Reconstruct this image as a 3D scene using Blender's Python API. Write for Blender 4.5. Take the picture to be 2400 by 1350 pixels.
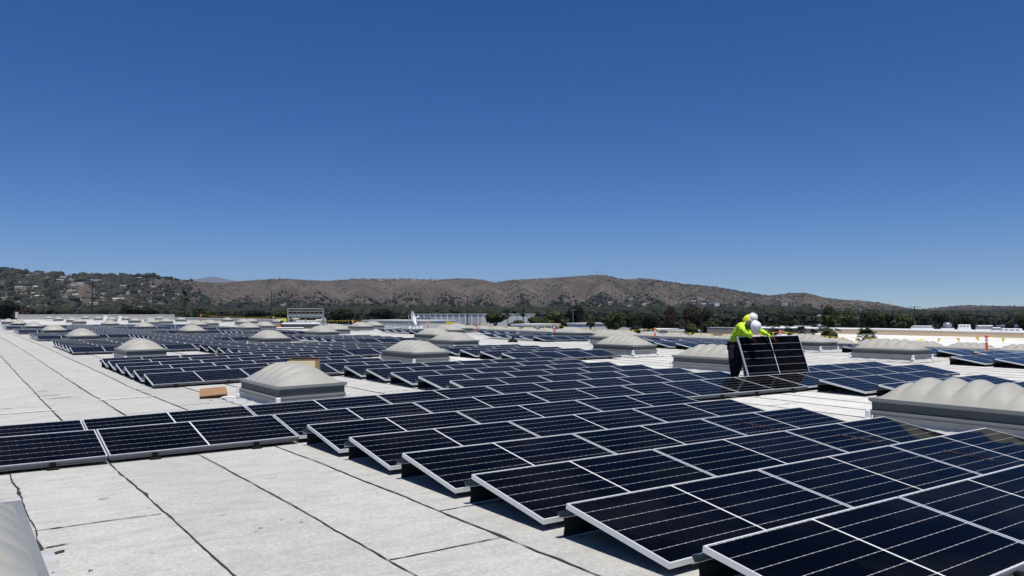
import bpy, math, random
from mathutils import Vector, Matrix
import numpy as np
for o in list(bpy.data.objects): bpy.data.objects.remove(o, do_unlink=True)
S = bpy.context.scene
COL = S.collection
R = math.radians
random.seed(7); RNG = np.random.default_rng(11)

# ------------------------------------------------------------------ camera, sky, sun, exposure
FPX = 1844.0; EYE = 1.667; YAW = math.atan2(1315.0, FPX); PITCH = math.atan2(60.0, FPX)
cam = bpy.data.objects.new('camera', bpy.data.cameras.new('camera')); COL.objects.link(cam)
cam.data.sensor_width = 36.0; cam.data.lens = FPX/2400*36.0
cam.data.clip_start = 0.05; cam.data.clip_end = 90000
cam.location = (0, 0, EYE); cam.rotation_euler = (math.pi/2+PITCH, 0, -YAW)
S.camera = cam
SUN_EL = R(72); SUN_AZ = math.atan2(-0.36, -0.93)        # azimuth measured from +Y towards +X
world = bpy.data.worlds.new('World'); S.world = world; world.use_nodes = True
wn = world.node_tree.nodes; wl = world.node_tree.links; wn.clear()
wo = wn.new('ShaderNodeOutputWorld'); wb = wn.new('ShaderNodeBackground'); ws = wn.new('ShaderNodeTexSky')
ws.sky_type = 'NISHITA'; ws.sun_disc = False; ws.sun_elevation = SUN_EL; ws.sun_rotation = SUN_AZ
ws.altitude = 150; ws.air_density = 0.6; ws.dust_density = 0.0; ws.ozone_density = 5.0
wb.inputs['Strength'].default_value = 0.118
wg = wn.new('ShaderNodeGamma'); wg.inputs['Gamma'].default_value = 0.86
wh = wn.new('ShaderNodeHueSaturation'); wh.inputs['Saturation'].default_value = 1.38; wh.inputs['Hue'].default_value = 0.512
wl.new(ws.outputs[0], wg.inputs['Color']); wl.new(wg.outputs[0], wh.inputs['Color']); wl.new(wh.outputs[0], wb.inputs[0]); wl.new(wb.outputs[0], wo.inputs[0])
sd = bpy.data.lights.new('sun', 'SUN'); sd.energy = 4.75; sd.angle = R(0.53); sd.color = (1.0, 0.96, 0.9)
sun = bpy.data.objects.new('sun', sd); COL.objects.link(sun)
sv = Vector((math.sin(SUN_AZ)*math.cos(SUN_EL), math.cos(SUN_AZ)*math.cos(SUN_EL), math.sin(SUN_EL)))
sun.rotation_euler = sv.to_track_quat('Z', 'Y').to_euler(); sun.location = sv*60
S.view_settings.view_transform = 'Standard'; S.view_settings.look = 'None'
S.view_settings.exposure = 0.0; S.view_settings.gamma = 1.0; S.view_settings.use_curve_mapping = False
S.render.engine = 'CYCLES'

# ------------------------------------------------------------------ helpers
def ray(px, py):
    """unit-forward view ray through a point of the 2400 x 1350 photograph (used to survey the place)"""
    x = (px-1200)/FPX; y = -(py-675)/FPX
    fw = math.cos(PITCH)-y*math.sin(PITCH); u = math.sin(PITCH)+y*math.cos(PITCH)
    return (x*math.cos(YAW)+fw*math.sin(YAW), -x*math.sin(YAW)+fw*math.cos(YAW), u)
def at(px, py, d):
    r = ray(px, py); k = d/math.hypot(r[0], r[1])
    return Vector((r[0]*k, r[1]*k, EYE+r[2]*k))
KX = [-3, 1.48, 3.68, 8.08, 12, 21, 27, 32.5, 42]
TB = [(-5, [0,0,0,0,0,0,0,-.05,-0.62]), (6, [0,0,0,0,0,0,0,-.05,-0.62]),
 (8.3, [-.02,-.01,-.006,.012,.017,.02,.02,-.03,-0.62]), (9.6, [-.05,-.03,-.018,.025,.028,.02,.02,-.02,-0.62]),
 (10.9, [-.07,-.04,-.016,.047,.046,.034,.03,-.01,-0.62]), (12.2, [-.1,-.065,-.012,.054,.055,.042,.04,0,-0.62]),
 (16, [-.1,-.06,-.015,.066,.075,.08,.06,0,-0.6]), (19.9, [-.08,-.05,-.015,.073,.09,.1,.08,.03,-0.58]),
 (23.8, [-.02,.01,.035,.10,.12,.12,.1,.05,-0.55]), (27.6, [.03,.045,.065,.125,.14,.14,.12,.07,-0.52]),
 (32.7, [.10,.11,.12,.15,.16,.16,.14,.09,-0.5]), (39.2, [.17,.175,.18,.21,.21,.2,.18,.13,-0.46]),
 (46, [.21,.22,.225,.25,.25,.24,.22,.17,-0.42]), (52, [.24,.24,.245,.27,.27,.26,.24,.2,-0.38]),
 (80, [.34,.34,.34,.36,.36,.34,.32,.28,-0.15]), (120, [.40,.40,.40,.40,.40,.38,.37,.35,0.2]),
 (400, [.40,.40,.40,.40,.40,.38,.37,.36,.34])]
KY = [r[0] for r in TB]; TZ = np.array([r[1] for r in TB])
def roofz(x, y):
    if y <= KY[0]: j, t = 0, 0.0
    elif y >= KY[-1]: j, t = len(KY)-2, 1.0
    else:
        j = max(i for i in range(len(KY)-1) if KY[i] <= y); t = (y-KY[j])/(KY[j+1]-KY[j])
    if x <= KX[0]: i, s = 0, 0.0
    elif x >= KX[-1]: i, s = len(KX)-2, 1.0
    else:
        i = max(k for k in range(len(KX)-1) if KX[k] <= x); s = (x-KX[i])/(KX[i+1]-KX[i])
    a = TZ[j, i]*(1-s)+TZ[j, i+1]*s; b = TZ[j+1, i]*(1-s)+TZ[j+1, i+1]*s
    return float(a*(1-t)+b*t)+.008
def up(px, py, dz=0.0):
    """roof point seen at a photo pixel, dz above the roof"""
    r = ray(px, py); z = 0.0
    for _ in range(50):
        t = (EYE-z-dz)/-r[2]; z = .5*z+.5*roofz(r[0]*t, r[1]*t)
    return Vector((r[0]*t, r[1]*t, z))
ORD = ['', 'first','second','third','fourth','fifth','sixth','seventh','eighth','ninth','tenth','eleventh','twelfth','thirteenth','fourteenth','fifteenth',
 'sixteenth','seventeenth','eighteenth','nineteenth','twentieth','twenty-first','twenty-second','twenty-third','twenty-fourth','twenty-fifth','twenty-sixth',
 'twenty-seventh','twenty-eighth','twenty-ninth','thirtieth']
for t_ in ('thirt','fort','fift','sixt','sevent'):
    for u_ in ('first','second','third','fourth','fifth','sixth','seventh','eighth','ninth'):
        ORD.append(t_+'y-'+u_)
    ORD.append({'thirt':'fortieth','fort':'fiftieth','fift':'sixtieth','sixt':'seventieth','sevent':'eightieth'}[t_])

class MB:
    def __init__(s): s.v = []; s.f = []; s.m = []
    def poly(s, pts, mi=0):
        b = len(s.v); s.v += [tuple(p) for p in pts]; s.f.append(tuple(range(b, b+len(pts)))); s.m.append(mi)
    def box(s, x0, x1, y0, y1, z0, z1, mi=0, M=None):
        P = [(x0,y0,z0),(x1,y0,z0),(x1,y1,z0),(x0,y1,z0),(x0,y0,z1),(x1,y0,z1),(x1,y1,z1),(x0,y1,z1)]
        if M is not None: P = [tuple(M @ Vector(p)) for p in P]
        b = len(s.v); s.v += P
        for q in ((0,3,2,1),(4,5,6,7),(0,1,5,4),(1,2,6,5),(2,3,7,6),(3,0,4,7)):
            s.f.append(tuple(b+i for i in q)); s.m.append(mi)
        return s
    def bbox(s, x0, x1, y0, y1, z0, z1, c=.01, mi=0):
        """box with chamfered vertical and top edges"""
        L = [(z0, 0), (z1-c, 0), (z1, c)]; rings = []
        for z, i in L:
            a0, a1, b0, b1 = x0+i, x1-i, y0+i, y1-i
            ring = [(a0+c,b0,z),(a1-c,b0,z),(a1,b0+c,z),(a1,b1-c,z),(a1-c,b1,z),(a0+c,b1,z),(a0,b1-c,z),(a0,b0+c,z)]
            rings.append(ring)
        b = len(s.v)
        for r_ in rings: s.v += r_
        for k in range(2):
            for i in range(8):
                j = (i+1) % 8; s.f.append((b+k*8+i, b+k*8+j, b+k*8+8+j, b+k*8+8+i)); s.m.append(mi)
        s.f.append(tuple(b+16+i for i in range(8))); s.m.append(mi)
        s.f.append(tuple(b+7-i for i in range(8))); s.m.append(mi)
        return s
    def tube(s, pts, rad, n=8, mi=0, caps=True):
        pts = [Vector(p) for p in pts]; rr = rad if isinstance(rad, (list, tuple)) else [rad]*len(pts)
        b = len(s.v)
        for i, p in enumerate(pts):
            d = (pts[min(i+1, len(pts)-1)]-pts[max(i-1, 0)]).normalized()
            a = Vector((0,0,1)) if abs(d.z) < .9 else Vector((1,0,0))
            u = d.cross(a).normalized(); w = d.cross(u)
            for k in range(n):
                t = 2*math.pi*k/n; s.v.append(tuple(p+u*math.cos(t)*rr[i]+w*math.sin(t)*rr[i]))
        for i in range(len(pts)-1):
            for k in range(n):
                j = (k+1) % n; s.f.append((b+i*n+k, b+i*n+j, b+(i+1)*n+j, b+(i+1)*n+k)); s.m.append(mi)
        if caps:
            s.f.append(tuple(b+n-1-k for k in range(n))); s.m.append(mi)
            e = b+(len(pts)-1)*n; s.f.append(tuple(e+k for k in range(n))); s.m.append(mi)
        return s
    def lathe(s, prof, n=20, mi=0, M=None):
        b = len(s.v)
        for r_, z in prof:
            for k in range(n):
                t = 2*math.pi*k/n; p = Vector((r_*math.cos(t), r_*math.sin(t), z)); s.v.append(tuple(M @ p if M is not None else p))
        for i in range(len(prof)-1):
            for k in range(n):
                j = (k+1) % n; s.f.append((b+i*n+k, b+i*n+j, b+(i+1)*n+j, b+(i+1)*n+k)); s.m.append(mi)
        return s
    def mesh(s, name, mats, smooth=False):
        me = bpy.data.meshes.new(name); me.from_pydata(s.v, [], s.f)
        for m in (mats if isinstance(mats, (list, tuple)) else [mats]): me.materials.append(m)
        if any(s.m): me.polygons.foreach_set('material_index', s.m)
        if smooth: me.polygons.foreach_set('use_smooth', [True]*len(s.f))
        me.update(); return me
    def build(s, name, mats, parent=None, smooth=False, loc=None, rot=None):
        return link(name, s.mesh(name, mats, smooth), parent, loc, rot)
def link(name, data, parent=None, loc=None, rot=None):
    o = bpy.data.objects.new(name, data); COL.objects.link(o)
    if parent is not None: o.parent = parent
    if loc is not None: o.location = loc
    if rot is not None: o.rotation_euler = rot
    return o
def tag(o, label=None, cat=None, group=None, kind=None):
    if label: o['label'] = label
    if cat: o['category'] = cat
    if group: o['group'] = group
    if kind: o['kind'] = kind
    return o
def thing(name, label, cat, loc=(0,0,0), rot=(0,0,0), group=None):
    return tag(link(name, None, None, loc, rot), label, cat, group)
def npmesh(name, V, Fq, mat, smooth=False):
    """fast mesh from numpy: V (n,3), Fq (m,k)"""
    me = bpy.data.meshes.new(name); V = np.asarray(V, dtype=np.float32); Fq = np.asarray(Fq, dtype=np.int32)
    k = Fq.shape[1]
    me.vertices.add(len(V)); me.vertices.foreach_set('co', V.ravel())
    me.loops.add(Fq.size); me.loops.foreach_set('vertex_index', Fq.ravel())
    me.polygons.add(len(Fq)); me.polygons.foreach_set('loop_start', np.arange(0, Fq.size, k, dtype=np.int32))
    if smooth: me.polygons.foreach_set('use_smooth', np.ones(len(Fq), dtype=bool))
    me.materials.append(mat); me.update(calc_edges=True); me.validate(); return me

# ------------------------------------------------------------------ materials
def nmat(name):
    m = bpy.data.materials.new(name); m.use_nodes = True
    nt = m.node_tree; return m, nt, nt.nodes['Principled BSDF']
def N(nt, t, **kw):
    n = nt.nodes.new(t)
    for k, v in kw.items():
        if k in n.inputs: n.inputs[k].default_value = v
        else: setattr(n, k, v)
    return n
def ramp(nt, stops, fac):
    n = nt.nodes.new('ShaderNodeValToRGB'); e = n.color_ramp.elements
    while len(e) < len(stops): e.new(0.5)
    for i, (p, c) in enumerate(stops):
        e[i].position = p; e[i].color = (*c, 1) if len(c) == 3 else c
    nt.links.new(fac, n.inputs[0]); return n.outputs[0]
def math_(nt, op, a, b=None, c=None):
    n = nt.nodes.new('ShaderNodeMath'); n.operation = op
    for i, q in enumerate((a, b, c)):
        if q is None: continue
        if isinstance(q, (int, float)): n.inputs[i].default_value = q
        else: nt.links.new(q, n.inputs[i])
    return n.outputs[0]
def mix(nt, fac, a, b, bt='MIX'):
    n = nt.nodes.new('ShaderNodeMix'); n.data_type = 'RGBA'; n.blend_type = bt
    for i, q in ((0, fac), (6, a), (7, b)):
        if isinstance(q, (int, float)): n.inputs[i].default_value = q
        elif isinstance(q, tuple): n.inputs[i].default_value = (*q, 1) if len(q) == 3 else q
        else: nt.links.new(q, n.inputs[i])
    return n.outputs[2]
def pos(nt): return nt.nodes.new('ShaderNodeNewGeometry').outputs['Position']
def objc(nt): return nt.nodes.new('ShaderNodeTexCoord').outputs['Object']
def noise(nt, vec, scale, detail=4, rough=.6, out='Fac', sc=None):
    if sc is not None:
        mp = N(nt, 'ShaderNodeMapping'); mp.inputs['Scale'].default_value = sc; nt.links.new(vec, mp.inputs[0]); vec = mp.outputs[0]
    n = N(nt, 'ShaderNodeTexNoise', Scale=scale, Detail=detail, Roughness=rough); nt.links.new(vec, n.inputs['Vector']); return n.outputs[out]
def bump(nt, bs, h, strength=.2, dist=.01):
    b = N(nt, 'ShaderNodeBump', Strength=strength, Distance=dist); nt.links.new(h, b.inputs['Height']); nt.links.new(b.outputs[0], bs.inputs['Normal'])
def simple(name, col, rough=.6, metal=0.0, var=.12, scale=6.0, bumpv=0.0, space='obj', dirt=None, spec=.5):
    m, nt, bs = nmat(name); v = objc(nt) if space == 'obj' else pos(nt)
    f = noise(nt, v, scale, 5, .65)
    lo = tuple(c*(1-var) for c in col); hi = tuple(min(1, c*(1+var)) for c in col)
    c = ramp(nt, [(.3, lo), (.7, hi)], f)
    if dirt:
        f2 = noise(nt, v, scale*.35, 6, .7)
        c = mix(nt, ramp(nt, [(.52, (0,0,0)), (.72, (1,1,1))], f2), c, dirt)
    nt.links.new(c, bs.inputs['Base Color'])
    bs.inputs['Roughness'].default_value = rough; bs.inputs['Metallic'].default_value = metal
    bs.inputs['Specular IOR Level'].default_value = spec
    if bumpv: bump(nt, bs, noise(nt, v, scale*6, 4, .6), bumpv, .01)
    return m
M = {}
def roof_material(nm='roof_membrane', k=1.0):
    m, nt, bs = nmat(nm); v = pos(nt)
    big = noise(nt, v, .35, 5, .6); grit = noise(nt, v, 34, 4, .75); wisp = noise(nt, v, 3.2, 7, .75, sc=(.55, 1.6, 1)); med = noise(nt, v, 2.2, 6, .68); fine = noise(nt, v, 150, 3, .7)
    streak = noise(nt, v, 1.0, 6, .7, sc=(.9, 4.5, 1))
    c = ramp(nt, [(.25, (.38,.375,.36)), (.5, (.46,.455,.44)), (.8, (.54,.535,.52))], med)
    c = mix(nt, .5, c, ramp(nt, [(.3, (.42,.415,.40)), (.7, (.50,.495,.485))], big))
    c = mix(nt, math_(nt, 'MULTIPLY', ramp(nt, [(.56, (0,0,0)), (.74, (1,1,1))], streak), .45), c, (.30,.295,.28))
    c = mix(nt, 1.0, c, ramp(nt, [(.28, (.74,.74,.745)), (.5, (1.02,1.02,1.02)), (.72, (1.22,1.22,1.21))], grit), 'MULTIPLY')
    c = mix(nt, math_(nt, 'MULTIPLY', ramp(nt, [(.48, (0,0,0)), (.68, (1,1,1))], wisp), .7), c, (.33,.33,.325))
    spot = noise(nt, v, 9, 2, .5)
    c = mix(nt, math_(nt, 'MULTIPLY', ramp(nt, [(.73, (0,0,0)), (.77, (1,1,1))], spot), .5), c, (.2,.2,.19))
    c = mix(nt, .5, c, ramp(nt, [(.25, (.5,.5,.5)), (.75, (1.25,1.25,1.25))], fine), 'MULTIPLY')
    tint = nt.nodes.new('ShaderNodeObjectInfo')
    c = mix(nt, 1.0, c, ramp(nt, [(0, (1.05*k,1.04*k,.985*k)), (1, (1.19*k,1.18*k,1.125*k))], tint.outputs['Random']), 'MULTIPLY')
    nt.links.new(c, bs.inputs['Base Color']); bs.inputs['Roughness'].default_value = .85; bs.inputs['Specular IOR Level'].default_value = .25
    h = math_(nt, 'ADD', fine, math_(nt, 'MULTIPLY', med, 2.5)); bump(nt, bs, h, .35, .006)
    return m
M['roof'] = roof_material(); M['roof_lit'] = roof_material('membrane_lit_tone', 1.3)  # same membrane; glare on the right-hand sheets painted in as a paler tone
M['tar'] = simple('black_seam_tar', (.035,.034,.033), .7, 0, .5, 9, .3, 'pos')
M['caulk'] = simple('white_caulk', (.82,.82,.81), .6, 0, .06, 9, 0, 'pos')
def cell_material():
    m, nt, bs = nmat('solar_cells'); v = objc(nt)
    sp = N(nt, 'ShaderNodeSeparateXYZ'); nt.links.new(v, sp.inputs[0]); x, y = sp.outputs[0], sp.outputs[1]
    CW, CH = 1.054/13, .998/6
    fy = math_(nt, 'ABSOLUTE', math_(nt, 'SUBTRACT', math_(nt, 'FRACT', math_(nt, 'DIVIDE', math_(nt, 'ADD', y, .499+CH/2), CH)), .5))   # 0 on the gap between strings
    fy = math_(nt, 'MULTIPLY', fy, CH)
    fx = math_(nt, 'ABSOLUTE', math_(nt, 'SUBTRACT', math_(nt, 'FRACT', math_(nt, 'DIVIDE', math_(nt, 'ADD', x, .527+CW/2), CW)), .5))
    fx = math_(nt, 'MULTIPLY', fx, CW)
    gap = math_(nt, 'LESS_THAN', fy, .0019)
    dia = math_(nt, 'LESS_THAN', math_(nt, 'ADD', fx, fy), .0055)
    vgap = math_(nt, 'MULTIPLY', math_(nt, 'LESS_THAN', fx, .0008), .03)
    bus = math_(nt, 'MULTIPLY', math_(nt, 'LESS_THAN', math_(nt, 'ABSOLUTE', math_(nt, 'SUBTRACT', math_(nt, 'FRACT', math_(nt, 'MULTIPLY', math_(nt, 'ADD', y, .499), 9/CH)), .5)), .03), .02)
    oi = nt.nodes.new('ShaderNodeObjectInfo')
    cell = ramp(nt, [(0, (.0003,.0004,.0012)), (1, (.0014,.0018,.0048))], oi.outputs['Random'])
    c = mix(nt, math_(nt, 'MAXIMUM', vgap, bus), cell, (.25,.26,.29))
    c = mix(nt, math_(nt, 'MULTIPLY', gap, .75), c, (.48,.48,.48)); c = mix(nt, dia, c, (.62,.62,.61))
    dust = noise(nt, pos(nt), 1.3, 5, .7)
    c = mix(nt, math_(nt, 'MULTIPLY', ramp(nt, [(.45, (0,0,0)), (.8, (1,1,1))], dust), .02), c, (.4,.37,.33))
    nt.links.new(c, bs.inputs['Base Color'])
    nt.links.new(math_(nt, 'ADD', math_(nt, 'MULTIPLY', dust, .05), .015), bs.inputs['Roughness'])
    bs.inputs['IOR'].default_value = 1.33; bs.inputs['Specular IOR Level'].default_value = .035
    return m
M['cells'] = cell_material()
M['frame'] = simple('anodised_frame', (.74,.75,.75), .36, .15, .05, 14)
M['strip'] = simple('white_backsheet', (.75,.75,.74), .5, 0, .04, 20)
M['deflector'] = simple('shade_black_deflector', (.02,.025,.032), .5, .3, .15, 8)  # sheet metal painted near black for the shade under the flange
M['flange_metal'] = simple('sky_tinted_flange', (.42,.50,.60), .32, .8, .12, 8)  # bluish sky reflection put into the base colour
M['rail'] = simple('grey_rail', (.10,.105,.11), .5, .3, .1, 9)
M['black'] = simple('black_rubber', (.008,.008,.009), .7, 0, .3, 12, spec=.15)
M['dome'] = simple('translucent_dome', (.415,.402,.345), .34, 0, .06, 3.5, .02, dirt=(.37,.355,.295))
M['curb'] = simple('galvanised_curb', (.095,.105,.11), .5, .35, .12, 6)
M['rim'] = simple('aluminium_rim', (.30,.305,.29), .45, .3, .08, 8)
M['skirt'] = simple('grey_flashing', (.46,.46,.45), .8, 0, .2, 2.5, .1, dirt=(.30,.30,.29))
M['slat'] = simple('curb_slat', (.15,.16,.165), .5, .3, .1, 9)
M['white'] = simple('white_paint', (.80,.80,.79), .55, 0, .04, 4)
M['wood'] = simple('plywood', (.34,.19,.085), .7, 0, .25, 7, .1)
M['card'] = simple('cardboard', (.30,.20,.115), .85, 0, .15, 8, .1)
M['foam'] = simple('cream_board', (.72,.60,.38), .75, 0, .05, 5)
M['orange'] = simple('orange_plastic', (.85,.10,.025), .5, 0, .1, 9)
M['yellow'] = simple('yellow_pennant', (.85,.62,.03), .6, 0, .15, 12)
M['steel'] = simple('painted_steel', (.30,.32,.34), .5, .4, .1, 6)
M['pole'] = simple('creosoted_wood', (.035,.028,.022), .85, 0, .25, 5)
M['concrete'] = simple('parapet_concrete', (.36,.355,.34), .85, 0, .1, .6, .1, 'pos')
# ------------------------------------------------------------------ warehouse roof
GZ = -9.0
RX0, RX1, RY0, RY1 = -24.35, 43.0, -10.0, 196.0
SEAM0, SEAMP = .55, .94
def ysamples(f1=16, s1=.5, f2=60, s2=1.0, s3=4.0):
    ys = list(np.arange(RY0, f1, s1))+list(np.arange(f1, f2, s2))+list(np.arange(f2, RY1, s3))+[RY1]
    return ys
mb = MB(); YS = ysamples(16, 2, 60, 2, 8); XS = [RX0, -12, -3, 1.48, 3.68, 8.08, 12, 16, 21, 24, 27, 30, 32.5, 36, 39, 42, RX1]
for y in YS:
    for x in XS: mb.v.append((x, y, roofz(x, y)-.03))
nx = len(XS)
for j in range(len(YS)-1):
    for i in range(nx-1): mb.f.append((j*nx+i, j*nx+i+1, (j+1)*nx+i+1, (j+1)*nx+i)); mb.m.append(0)
for (xa, ya, xb, yb) in ((RX0,RY0,RX1,RY0),(RX1,RY0,RX1,RY1),(RX1,RY1,RX0,RY1),(RX0,RY1,RX0,RY0)):
    n = 24
    for k in range(n):
        p = [(xa+(xb-xa)*t, ya+(yb-ya)*t) for t in (k/n, (k+1)/n)]
        mb.poly([(p[0][0],p[0][1],GZ),(p[1][0],p[1][1],GZ),(p[1][0],p[1][1],roofz(*p[1])-.03),(p[0][0],p[0][1],roofz(*p[0])-.03)], 1)
roof = mb.build('warehouse_roof', [M['roof'], M['concrete']]); tag(roof, kind='structure')
k0 = int(math.floor((RX0-SEAM0)/SEAMP)); k1 = int(math.ceil((RX1-SEAM0)/SEAMP))
CROSS = {0:[7.05, 16.9], 1:[2.1, 12.3, 30.8], 2:[4.82, 14.6, 24.9], 3:[5.77, 15.2, 22.0]}
for k in range(k0, k1):
    xa = max(RX0, SEAM0+k*SEAMP); xb = min(RX1, SEAM0+(k+1)*SEAMP)
    if xb-xa < .1: continue
    mb = MB(); ys = ysamples()
    for y in ys: mb.v += [(xa, y, roofz(xa, y)+.004), ((xa+xb)/2, y, roofz((xa+xb)/2, y)+.003), (xb, y, roofz(xb, y))]
    for j in range(len(ys)-1):
        for i in (0, 1): mb.f.append((3*j+i, 3*j+i+1, 3*j+4+i, 3*j+3+i)); mb.m.append(0)
    sh = mb.build('roofing_sheet', M['roof_lit'] if k >= 8 else M['roof'], roof)
    # tar bead along the left lap and across the end laps, ragged
    mb = MB(); rnd = random.Random(k*13+5)
    y = RY0; pts = []; wob = rnd.uniform(-.01, .01); burst = 0
    while y < RY1:
        st = .11 if -1 < y < 13 else (.3 if y < 30 else (1.5 if y < 80 else 6))
        wob = .93*wob+rnd.gauss(0, .0045)
        if rnd.random() < .045: burst = rnd.uniform(.008, .03)
        burst *= .72
        w = .0045+.0045*rnd.random()+burst*rnd.random()*.9+(.004 if y > 14 else 0)
        if rnd.random() < .06: w *= .3
        pts.append((xa+wob, y, w)); y += st
    b = len(mb.v)
    for (x, y, w) in pts: mb.v += [(x-w*rnd.uniform(.5, 1), y, roofz(x, y)+.0075), (x+w*rnd.uniform(.6, 1.3), y, roofz(x, y)+.0095)]
    for j in range(len(pts)-1): mb.f.append((b+2*j, b+2*j+1, b+2*j+3, b+2*j+2)); mb.m.append(0)
    cr = CROSS.get(k, None)
    if cr is None:
        a = rnd.uniform(-8, 2); cr = [a+10.1*i for i in range(6)]
    for yc in cr:
        xs = np.arange(xa, xb+.001, .05); b = len(mb.v); dy = 0
        for x in xs:
            dy += rnd.gauss(0, .002); w = .004+.005*rnd.random()+(.01 if rnd.random() < .15 else 0)
            mb.v += [(x, yc+dy-w, roofz(x, yc)+.0085), (x, yc+dy+w, roofz(x, yc)+.0085)]
        for j in range(len(xs)-1): mb.f.append((b+2*j, b+2*j+2, b+2*j+3, b+2*j+1)); mb.m.append(0)
    mb.build('tar_seam', M['tar'], sh)
# scuffs and torn bits of tar lying on the sheets (tarry patches that keep their own shape)
def blot(x, y, rx, ry, ang, seed, mat, dz=.011):
    rnd = random.Random(seed); n = 14; mb = MB(); P = []
    for i in range(n):
        t = 2*math.pi*i/n; q = rnd.uniform(.55, 1.15)
        u, w = rx*q*math.cos(t), ry*q*math.sin(t)
        X, Y = x+u*math.cos(ang)-w*math.sin(ang), y+u*math.sin(ang)+w*math.cos(ang); P.append((X, Y, roofz(X, Y)+dz))
    mb.poly(P); return mb.build('tar_patch', mat, roof)
for i, (px, py, rx, ry, an) in enumerate([(241,1171,.055,.011,.1),(348,1193,.03,.006,0),(212,1340,.016,.013,0),(490,1041,.06,.008,.2),(640,1122,.10,.006,.05),
      (130,1320,.045,.018,1.3),(137,1297,.05,.03,.6),(128,1283,.11,.018,.2),(610,1240,.03,.009,.2),(520,1210,.04,.007,.1),(706,1226,.02,.01,0),
      (115,928,.22,.03,.1),(140,934,.25,.03,.05),(100,918,.15,.025,0),(950,907,.03,.03,0),(495,939,.04,.03,0),(600,1248,.03,.006,.3),(265,1123,.03,.006,0),(660,1220,.02,.006,0)]):
    p = up(px, py); blot(p.x, p.y, rx, ry, an, i, M['tar'])
def strip(name, pts, w, mat, dz=.013):
    mb = MB(); n = 24
    for a, b in zip(pts[:-1], pts[1:]):
        for j in range(n+1):
            t = j/n; x = a[0]+(b[0]-a[0])*t; y = a[1]+(b[1]-a[1])*t; mb.v += [(x, y-w, roofz(x, y)+dz), (x, y+w, roofz(x, y)+dz)]
    for j in range(len(mb.v)//2-1): mb.f.append((2*j, 2*j+2, 2*j+3, 2*j+1)); mb.m.append(0)
    return mb.build(name, mat, roof)
for a, b, w in (((.35,16.0),(1.56,16.15),.045),((2.36,17.22),(3.46,17.3),.04),((3.30,19.1),(3.86,19.05),.06),((2.5,38.6),(3.5,38.4),.1),((2.8,64.4),(3.8,64.1),.16)):
    strip('white_caulk_line', [a, b], w, M['caulk'])
# parapets on the roof edge
def parapet(name, x0, x1, y0, y1, zt, label, n=30, along='x'):
    mb = MB(); cap = MB()
    for k in range(n):
        if along == 'x':
            a, b = x0+(x1-x0)*k/n, x0+(x1-x0)*(k+1)/n
            mb.box(a, b, y0, y1, roofz((a+b)/2, y0)-.1, zt); cap.box(a, b, y0-.05, y1+.05, zt, zt+.06)
        else:
            a, b = y0+(y1-y0)*k/n, y0+(y1-y0)*(k+1)/n
            z = roofz(x0, (a+b)/2)+zt
            mb.box(x0, x1, a, b, roofz(x1, (a+b)/2)-.3, z); cap.box(x0-.05, x1+.05, a, b, z, z+.05)
    e = mb.build(name, M['concrete']); tag(e, label, 'wall'); cap.build('coping', M['white'], e); return e
parapet('parapet_wall', 11.5, RX1-.3, RY1-.25, RY1, 1.38, 'grey concrete parapet along the far end of the white roof', 12)
parapet('parapet_wall', RX1-.3, RX1-.02, 124, RY1-.3, .52, 'grey parapet along the far right edge of the roof', 20, 'y')
parapet('parapet_wall', RX1-.3, RX1-.02, RY0, 123.9, .12, 'low kerb along the near right edge of the roof', 60, 'y')

# ------------------------------------------------------------------ skylights
SW, SL, SR = 1.24, 2.2, .40        # width, length, rim height
def dome_mesh(nxs=22, per=9, nb=6, hh=.335):
    mb = MB(); ny = nb*per; W, L = SW-.07, SL-.07
    for j in range(ny+1):
        t = j/ny
        e = min(t, 1-t)/.5
        q_ = min(1, e/.36); end = (q_*(1.55-.55*q_))**.92 if e < .36 else 1.0
        env = .80+.20*math.sin(math.pi*t)
        bl = abs(math.sin(math.pi*nb*t))**.75
        for i in range(nxs+1):
            s = i/nxs; u = abs(2*s-1); A = (1-u**1.95)
            dep = .46*(A**.55)*(1-.2*A)
            z = hh*A**.97*end*env*(1-dep*(1-bl)*min(1, e/.2)) if e > .001 else 0
            mb.v.append(((s-.5)*W, (t-.5)*L, SR+.012+z))
    for j in range(ny):
        for i in range(nxs):
            a = j*(nxs+1)+i; mb.f.append((a, a+1, a+nxs+2, a+nxs+1)); mb.m.append(0)
    return mb.mesh('dome', M['dome'], True)
def ring(mb, w, l, t, z0, z1):
    mb.box(-w/2, w/2, -l/2, -l/2+t, z0, z1); mb.box(-w/2, w/2, l/2-t, l/2, z0, z1)
    mb.box(-w/2, -w/2+t, -l/2+t, l/2-t, z0, z1); mb.box(w/2-t, w/2, -l/2+t, l/2-t, z0, z1)
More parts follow.
